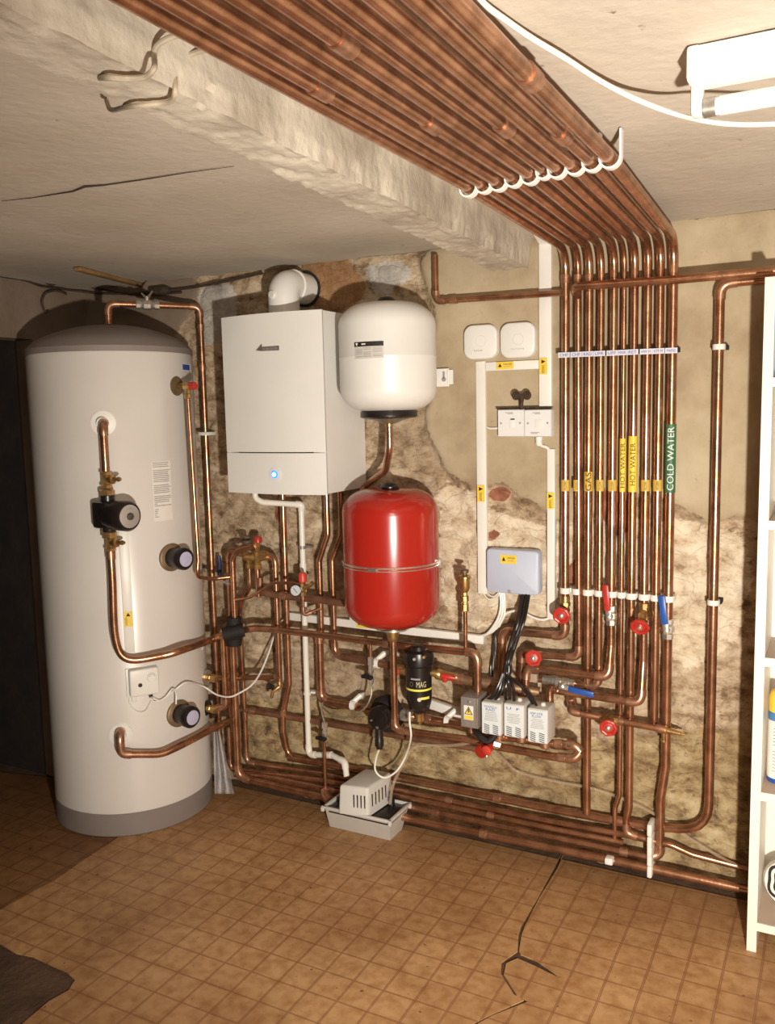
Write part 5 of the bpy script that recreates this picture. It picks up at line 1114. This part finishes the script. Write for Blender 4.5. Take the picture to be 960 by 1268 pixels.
# ------------------------------------------------------------------ valve heads
def head(x0, x1, y0, y1, m, label, word=None, danger_=False, off=.235, dp=.085):
    a = W(x0, y1, off); b = W(x1, y0, off); cx, cz = (a.x + b.x) / 2, (a.z + b.z) / 2; w_, h_ = b.x - a.x, b.z - a.z
    t = thing('valve_head', label, 'valve actuator', (cx, -off + dp / 2, a.z), None if danger_ else 'grey motorised valve heads')
    MB().box((cx, -off + dp / 2, cz), (w_, dp, h_), None, .0015 if danger_ else .005, 3).build('cover', m, t)
    y = -off - .0006
    if danger_:
        MB().box((b.x - .004, -off + .001, cz), (.006, .003, h_ * .98)).build('bright_edge', CHROME, t)
        lb = MB().box((cx - .002, y, cz + .0), (w_ * .55, .0012, h_ * .47)).build('warning_label', PAPER, t, smooth=False)
        tr = [(cx - .002 - w_ * .25, y - .001, cz - h_ * .06), (cx - .002 + w_ * .25, y - .001, cz - h_ * .06), (cx - .002, y - .001, cz + h_ * .21)]
        MB().prism(tr, (0, .0004, 0)).build('triangle_border', INK, lb, smooth=False); g = Vector((cx - .002, y - .001, cz + h_ * .03))
        MB().prism([g + (Vector(p) - g) * .74 + Vector((0, -.0006, 0)) for p in tr], (0, .0004, 0)).build('triangle_fill', YELLOW, lb, smooth=False)
        bo = [(0, .016), (-.004, .004), (-.0005, .005), (-.002, -.006), (.005, .007), (.001, .0065), (.003, .016)]
        MB().prism([(g.x + p[0], y - .0022, g.z + p[1] * .8 - .001) for p in bo], (0, .0004, 0)).build('lightning_mark', INK, lb, smooth=False)
        MB().box((cx - .002, y - .0006, cz - h_ * .16), (w_ * .52, .0006, h_ * .12)).build('yellow_bar', YELLOW, lb, smooth=False)
        MB().lathe((cx, -off, cz + h_ * .36), (0, -1, 0), [(.005, 0), (.005, .003), (.002, .004)], 12).build('screw', CHROME, t)
        return t, cx, cz, w_, h_
    MB().box((cx, -off - .0004, cz - h_ * .0), (w_ * .90, .0014, h_ * .93), None, .0006).build('front_label', mat('label_pale', (.66, .70, .72), .4), t, smooth=False)
    s = MB()
    for sx in (-.22, .22):
        for k in range(5): 
            q = Vector((cx + sx * w_, y - .0006, cz - h_ * (.20 + .058 * k))); s.box(q, (w_ * .27, .001, h_ * .022), Matrix.Rotation(.22, 3, 'Y'))
    s.build('vent_slots', INK, t, smooth=False)
    s = MB()
    for k in range(6): s.box((cx, y - .0006, cz + h_ * (.20 - .05 * k)), (w_ * random.choice([.6, .66, .5]), .0008, h_ * .014))
    s.build('printed_lines', INKG, t, smooth=False)
    if word:
        for k, wd in enumerate(word): text(wd, quadfn((cx - w_ * (.34 if len(word) == 1 else .34 - .08 * k), y - .0012, cz + h_ * (.33 - .085 * k)), (w_ * (.62 if k == 0 else .45), 0, 0), (0, 0, h_ * (.075))), mat('pen_blue', (.02, .08, .30), .6), t, 'handwriting')
    MB().lathe((cx + .006, -off + dp * .5, cz + h_ / 2 - .002), (0, 0, 1), [(.009, 0), (.009, .006), (.006, .012)], 12).build('cable_entry', GREYP, t)
    MB().lathe((cx + .012, -off + dp * .5, cz - h_ / 2 - .028), (0, 0, 1), [(.014, 0), (.018, .004), (.018, .018), (.012, .022), (.012, .03)], 12).build('valve_body', FIT, t)
    return t, cx, cz, w_, h_
hb = head(571, 591.7, 865.5, 899.5, GREYD, 'small grey metal box with yellow electric warning sign, leftmost of the valve heads', danger_=True)
MB().lathe(Vector((hb[1] + .005, -.16, W(592, 866, .16).z + .004)), (0, 0, 1), [(.016, 0), (.019, .003), (.019, .018), (.015, .02)], 8).build('top_nut', FIT, hb[0], smooth=False)
MB().tube([(hb[1] - .012, -.19, hb[2] - .05), (hb[1] - .012, -.19, hb[2] - .085)], .010, 12).build('bottom_tail', FIT, hb[0])
h1 = head(596.3, 620.7, 872, 908, GREYP, 'grey motorised valve head with two lines of blue writing, next to the grey metal box', ['TOWELS', 'RAD'])
h2 = head(623.8, 649, 874, 911.5, GREYP, 'grey motorised valve head marked U F, middle of three', ['U  F'])
h3 = head(653.2, 678.3, 880, 918.5, GREYP, 'grey motorised valve head with scribbled blue writing, rightmost of three', ['HW HTR', 'FLOW'])
pipe('manifold pipe under the grey valve heads looping back at the right end', [W(585, 911, .17), W(640, 914, .17), W(684, 920.5, .17), W(713, 923, .17), W(719, 931, .17), W(712, 939.5, .18), W(686, 937, .18), W(640, 928.5, .18), W(598, 921, .18)], .027, {'d': .06, 3: .03, 4: .03, 5: .03}, (3, 5), rings=((2, .3), (2, .8), (5, .6)), m=COPPER)
for nm, hh in (('', h1), ('', h2), ('', h3)):
    pass
sv = thing('bypass_valve', 'red capped bypass valve under the grey box, pointing out', 'valve', W(606, 921, .20))
MB().lathe(W(607, 921, .19), (-.28, -1, -.25), [(.017, 0), (.022, .012), (.022, .055), (.019, .06)], 20).build('red_cap', RED, sv)
MB().lathe(W(603.5, 929, .26), (-.28, -1, -.25), [(.017, 0), (.017, .006), (.014, .008)], 18).build('cap_end', mat('red_cap_bright', (.62, .06, .035)), sv)
MB().lathe(W(603, 935, .25), (0, 0, -1), [(.004, 0), (.006, .006), (.004, .012)], 10).build('drip_tip', CHROME, sv)
MB().tube([W(612, 921, .185), W(620, 923, .18)], [.017, .015], 8).build('chrome_nut', CHROME, sv)
o = cable('black pipe insulation clip hanging between the valve heads and bypass valve', [W(588, 903, .2), W(595, 912, .22), W(604, 918, .22), W(612, 912, .21), W(616, 905, .2)], .022, BLACKR, 'black_cable_loop', 'cable')
# black cables
B = [(652, 733, .028)]
ends = [(596, 873, .19), (604, 868, .2), (609, 871, .19), (632, 872, .19), (637, 874, .2), (664, 878, .19), (668, 881, .2), (627, 872, .16), (600, 868, .17)]
mids = [(612, 858), (617, 857), (621, 857), (630, 845), (636, 852), (646, 850), (655, 858), (626, 855), (609, 862)]
desc = ['lowest left', 'second left', 'third left', 'middle', 'middle right', 'right', 'far right', 'rear middle', 'rear left']
for k, (e, mdp) in enumerate(zip(ends, mids)):
    dx = (k - 4) * 1.15
    cable('black cable of the bundle from the junction box, %s strand at the valve heads' % desc[k], [W(651.5 + dx, 731, .030 + .004 * (k % 2)), W(649.5 + dx, 745, .05 + .008 * (k % 3)), W(645 + dx, 768, .10 + .01 * (k % 3)), W(637 + dx * .9, 792, .14 + .01 * (k % 2)), W(629.5 + dx * .7, 818, .17 + .01 * (k % 3)), W(626 + dx * .8 + (0 if k < 3 else 1.5), 835, .19), W(mdp[0], mdp[1], .21), W(*e)], .0095, BLACK, group='black cables from the junction box')
cable('thin black wire hanging left of the first grey riser', [W(621, 762, .03), W(614, 781, .03), W(611, 795, .03), W(610.5, 812, .03), W(608, 824, .03), W(608, 838, .04)], .007, BLACK)
cable('second thin black wire hanging left of the first grey riser', [W(617, 772, .028), W(612.5, 786, .028), W(613, 800, .028), W(611.5, 815, .03), W(610, 838, .04)], .006, BLACK)
cable('black wire hanging right of the rightmost valve head', [W(678, 880, .16), W(684, 880, .16), W(686, 888, .16), W(685.5, 894, .16)], .006, BLACK)
# ------------------------------------------------------------------ condensate pump in its tray
def condensate():
    z1 = .108; A = G(397, 1001, z1 + .0); 
    fl_ = G(402.5, 1028, .0); fl2 = G(409, 1022.5, 0.006); 
    ctr = G(449, 1024, .0)
    x0, x1 = -1.695, -1.432; y1, y0 = -.205, -.075      # foot
    t = thing('condensate_pump', 'grey condensate pump sitting in an open white tray on the floor', 'condensate pump', ((x0 + x1) / 2, (y0 + y1) / 2, 0))
    a = G(398, 999, .112); b = G(484, 1017, .112); c = G(503, 1001, .112); yf = (a.y + b.y) / 2; xa, xb = a.x, b.x; yb = min(-.055, c.y)
    fa = G(410, 1022, 0); fb = G(482, 1042, 0); fx0, fx1, fy = fa.x, fb.x, (fa.y + fb.y) / 2; fyb = G(499, 1027, 0).y
    yb = max(yb, fyb) ; 
    th = .004
    def ringpts(xa, xb, ya, yb, z): return [Vector((xa, ya, z)), Vector((xb, ya, z)), Vector((xb, yb, z)), Vector((xa, yb, z))]
    o0 = ringpts(fx0, fx1, fy, fyb, .0); o1 = ringpts(xa + .008, xb - .006, yf + .006, yb, .112); i1 = ringpts(xa + .013, xb - .011, yf + .011, yb - .005, .112); i0 = ringpts(fx0 + .005, fx1 - .005, fy + .005, fyb - .005, .006)
    mb = MB(); vs = o0 + o1 + i1 + i0; fs = [(3, 2, 1, 0)] + [(r * 4 + k, r * 4 + (k + 1) % 4, (r + 1) * 4 + (k + 1) % 4, (r + 1) * 4 + k) for r in range(3) for k in range(4)] + [(12, 13, 14, 15)]
    mb.add(vs, fs); tr = mb.build('tray', GREYP, t)
    e = MB(); e.box(((xa + xb) / 2, yf + .004, .110), (xb - xa + .004, .010, .007), None, .001); e.box((xb - .004, (yf + yb) / 2, .110), (.010, abs(yf - yb), .007), None, .001); e.box((xa + .008, (yf + yb) / 2, .110), (.010, abs(yf - yb), .007), None, .001); e.build('tray_rim', GREYP, t)
    for xx, yy in ((xa + .004, yf), (xb - .002, yf + .002), (xb, yb - .01)): MB().box((xx, yy, .103), (.012, .012, .016), None, .002).build('rim_lug', GREYP, t)
    MB().box(((xa + xb) / 2 + .002, (yf + yb) / 2 + .004, .094), (xb - xa - .03, abs(yf - yb) - .028, .018), None, .002).build('pump_base', BLACK, t)
    # motor cover: a box with a chamfered front corner
    z0 = .108; p0 = W(419.5, 993, .10); zt = .108 + .105
    L = [G(420, 972, zt), G(456, 976, zt), G(483.5, 967, zt), G(463, 958, zt), G(436, 956, zt)]
    ym = L[1].y
    L = [Vector((p.x, min(p.y, -.06) if k > 2 else p.y, 0)) for k, p in enumerate(L)]
    q_ = W(483, 968, .10); L[2].x = q_.x; L[2].y = -.10; L[3] = Vector((L[2].x - .004, L[2].y + .02, 0)); L[4] = Vector((L[0].x + .012, L[2].y + .012, 0))
    cen = sum(L, Vector()) / 5
    def grow(s, z): return [Vector((cen.x + (p.x - cen.x) * s, cen.y + (p.y - cen.y) * s, z)) for p in L]
    bm = bmesh.new(); lo = [bm.verts.new(p) for p in grow(1.06, z0)]; hi = [bm.verts.new(p) for p in grow(1.0, zt)]
    bm.faces.new(lo[::-1]); bm.faces.new(hi)
    for k in range(5): bm.faces.new((lo[k], lo[(k + 1) % 5], hi[(k + 1) % 5], hi[k]))
    bmesh.ops.recalc_face_normals(bm, faces=bm.faces)
    bmesh.ops.bevel(bm, geom=[e for e in bm.edges if not (e.verts[0] in lo and e.verts[1] in lo)], offset=.010, segments=4, affect='EDGES', profile=.5)
    bm.verts.ensure_lookup_table(); m = MB(); m.add([v.co.copy() for v in bm.verts], [[v.index for v in f.verts] for f in bm.faces]); bm.free()
    m.build('motor_cover', GREYP, t)
    a0, a1 = L[0], L[1]; b1 = L[2]
    for (p, q, us) in ((a0, a1, (.52, .64, .76, .88)), (a1, b1, (.16, .31, .46, .61, .76))):
        sl = MB()
        d = (q - p).normalized(); nrm = Vector((d.y, -d.x, 0)); nrm = nrm if nrm.dot(p - cen) > 0 else -nrm; R = Matrix((d, -nrm, Vector((0, 0, 1)))).transposed()
        for u in us:
            c = lerp(p, q, u); c = cen + (c - cen) * 1.028; c.z = z0 + .052; sl.box(c + nrm * .0005, (.004, .004, .046), R)
        sl.build('vent_slots', INK, t, smooth=False)
    MB().lathe((L[2].x + .012, L[2].y - .012, .103), (0, 0, 1), [(.012, 0), (.012, .03), (.009, .032), (.009, .05)], 12).build('hose_barb', BLACK, t)
    return t
condensate()
# ------------------------------------------------------------------ shelf unit at the right with its things
def shelves():
    yf = -.31; X0, X1 = -.2005, .55; t = thing('shelf_unit', 'white open shelf unit standing against the wall at the right edge', 'shelf unit', (X0 + .01, -.16, 0)); th = .026
    ztop = 1.873
    MB().box((X0 + th / 2, yf / 2 - .03, ztop / 2), (th, abs(yf) - .06, ztop), None, .001).build('side_panel', SHELFW, t, smooth=False)
    MB().box((X1, yf / 2 - .03, ztop / 2), (th, abs(yf) - .06, ztop), None, .001).build('side_panel', SHELFW, t, smooth=False)
    Z = [W(*q, .31).z for q in ((950, 468), (944.5, 645), (938, 814), (935, 980.5), (931.5, 1142))]
    for z in Z:
        s = MB().box(((X0 + th + X1) / 2, yf / 2 - .03, z - .011), (X1 - X0 - th, abs(yf) - .065, .022), None, .001).build('shelf_board', CARDB, t, smooth=False)
        MB().box(((X0 + th + X1) / 2, yf + .0035, z - .0115), (X1 - X0 - th, .004, .024)).build('edging', SHELFW, s, smooth=False)
    MB().box(((X0 + X1) / 2, -.062, ztop * .5), (X1 - X0, .004, ztop - .12)).build('back_panel', SHELFW, t, smooth=False)
    return Z
SZ = shelves()
def can():
    z = SZ[3]; r = .033; c = Vector((W(951, 900, .20).x + r, -.20, z))
    t = thing('spray_can', 'white spray can with yellow cap and blue band on the shelf', 'spray can', c)
    MB().lathe(c, (0, 0, 1), [(r - .002, 0), (r, .004), (r, .014)], 28).build('base_rim', BLUE, t); MB().lathe(c, (0, 0, 1), [(r, .0135), (r, .182)], 28).build('can_body', PAPER, t)
    MB().lathe(c, (0, 0, 1), [(r, .182), (r, .200), (r - .004, .206)], 28).build('blue_band', mat('can_blue', (.06, .20, .42), .4), t)
    MB().lathe(c, (0, 0, 1), [(r - .001, .206), (r - .001, .245), (r - .006, .262), (r - .014, .268)], 28).build('cap', mat('cap_yellow', (.85, .55, .06), .4), t)
    m = MB()
    for k in range(14):
        if k == 7: continue
        a0, a1 = .15, random.choice([.9, .8, 1.0]); f = wrapfn(c, r + .0006, -.7, .5, z + .03, z + .17); v = .04 + k * .068; n = 6
        m.add([f(lerp(a0, a1, i / n), v + .018 * j) for j in (0, 1) for i in range(n + 1)], [(i, i + 1, n + 2 + i, n + 1 + i) for i in range(n)])
    m.build('printed_lines', INKG, t, smooth=False)
can()
def coil():
    z = SZ[4]; c = Vector((W(945, 1058, .19).x + .070, -.19, z + .072)); t = thing('round_tin', 'black and white striped round tin standing on the lowest shelf', 'tin', c - Vector((0, 0, .072)))
    ax = Vector((-.25, -1, .15)).normalized()
    MB().lathe(c, ax, [(.070, -.03), (.072, .0), (.066, .006)], 40).build('body', CHROME, t)
    MB().lathe(c, ax, [(.064, .0), (.064, .007)], 40).build('face', PAPER, t)
    for R in (.054, .036, .018):
        MB().torus(c + ax * .0075, ax, R, .0045, 36, 6, 5, .004).build('dark_stripe', INK, t)
coil()
o = MB().box((W(956, 410, .22).x + .08, -.16, SZ[0] + .13), (.16, .12, .26), None, .004).build('box', mat('box_blue', (.22, .44, .66), .5, 0, var=.2)); setp(o, 'blue box at the right edge of the top shelf', 'box')
c = Vector((-.085, -.23, SZ[0] - .11)); t = thing('hanging_cup', 'white rounded cup shape just under the top shelf board', 'cup', Vector((-.085, -.23, SZ[1])))
MB().lathe((-.060, -.20, SZ[1]), (0, 0, 1), [(.045, 0), (.05, .01), (.05, .30), (.04, .335), (.02, .345)], 28).build('bottle_body', PAPER, t); t['label'] = 'white bottle standing on the second shelf at the picture edge'; t['category'] = 'bottle'; t.name = 'white_bottle'
t2 = thing('white_tub', 'white tub on the third shelf at the picture edge', 'tub', Vector((-.06, -.2, SZ[2])))
MB().lathe((-.05, -.18, SZ[2]), (0, 0, 1), [(.055, 0), (.06, .01), (.062, .16), (.066, .162), (.066, .18), (.06, .184)], 28).build('tub_body', PAPER, t2)
# ------------------------------------------------------------------ ceiling things
def batten():
    a = G(856, 92, 2.09); x0 = a.x + .012; x1 = 1.0; y = -1.115; t = thing('strip_light', 'white fluorescent strip light fitting on the ceiling at upper right', 'ceiling light', (x0, y, H))
    ys = G(858, 97, 2.045).y
    MB().box(((x0 + x1) / 2, ys + .035, 2.072), (x1 - x0, .058, .046), None, .003).build('body', WHITE, t)
    MB().box((x0 + .008, ys + .035, 2.070), (.022, .064, .052), None, .006).build('end_cap', WPLAST, t)
    MB().box((x0 + .009, ys + .045, 2.030), (.018, .030, .060), None, .006).build('lamp_holder', WPLAST, t)
    tb = MB().lathe((x0 + .02, ys + .045, 2.012), (1, 0, 0), [(.013, 0), (.013, .022), (.0145, .023), (.0145, .9)], 20).build('tube', mat('lamp_glass', (.85, .84, .80), .25), t)
    MB().lathe((x0 + .019, ys + .045, 2.012), (1, 0, 0), [(.0148, 0), (.0148, .018)], 20).build('tube_end', STEEL, tb)
    MB().box(((x0 + x1) / 2, ys + .045, 2.0465), (x1 - x0 - .03, .024, .006)).build('reflector_rib', WPLAST, t)
batten()
cable('long white cable drooping under the ceiling past the strip light', [G(575, -25, 2.085), G(600, 5, 2.085), G(628, 26, 2.085), G(660, 48, 2.083), G(700, 72, 2.08), G(740, 98, 2.078), G(775, 117, 2.07), G(810, 132, 2.05), G(840, 142, 2.03), G(870, 149, 2.01), G(900, 153, 2.0), G(935, 154, 2.0), G(985, 152, 2.0)], .0085, mat('bright_cable', (.88, .86, .78)))
PB = mat('painted_cable', (.52, .44, .33), .7, 0, var=.3)
cable('painted over cable looping under the beam, nearer one', [G(228, 42, 2.06), G(210, 47, 2.05), G(195, 56, 2.04), G(191, 68, 2.03), G(191, 84, 2.0), G(180, 95, 1.993), G(160, 97, 1.993), G(130, 96, 1.995), G(105, 96, 2.06), G(93, 92, 2.09)], .008, PB)
cable('painted over cable looping under the beam, farther one', [G(258, 61, 2.07), G(240, 66, 2.06), G(222, 74, 2.05), G(217, 90, 2.03), G(217, 112, 2.0), G(213, 124, 1.993), G(200, 128, 1.993), G(160, 132, 1.995), G(138, 136, 2.05), G(132, 125, 2.09)], .008, PB)
cable('sagging dark cable along the top of the left wall', [LW(-40, 330), LW(0, 336), LW(20, 337), LW(45, 343), LW(62, 352), LW(80, 349), LW(98, 352), W(130, 359, .03), W(160, 364, .03), W(190, 361, .03), W(222, 358, .03), W(250, 354, .03), W(290, 346, .03), W(325, 338, .03)], .010, OLDCABLE)
cable('second dark cable crossing the top of the left wall', [LW(-40, 334), LW(0, 342), LW(30, 347), LW(50, 354), LW(72, 357), LW(92, 360), W(118, 363, .03), W(150, 364, .03), W(190, 365, .03), W(225, 362, .03)], .008, OLDCABLE)
cable('dark cable hook dangling at the top of the left wall', [LW(82, 364), LW(72, 360), LW(60, 361), LW(54, 366), LW(52, 375), LW(56, 386), LW(60, 385)], .010, OLDCABLE)
bt = bar(G(96, 333, 2.092), G(190, 357, 2.092), .014, .03, 'x', 'ceiling_batten', mat('old_wood', (.30, .17, .06), .7, 0, var=.3)); bt['label'] = 'old yellowish wooden batten on the ceiling above the tank'; bt['category'] = 'batten'
o = MB().box(W(199, 360, .03), (.09, .05, .03), None, .01).build('cable_junction', OLDCABLE); setp(o, 'dark lumpy cable joint at the ceiling above the tank valve', 'cable joint')
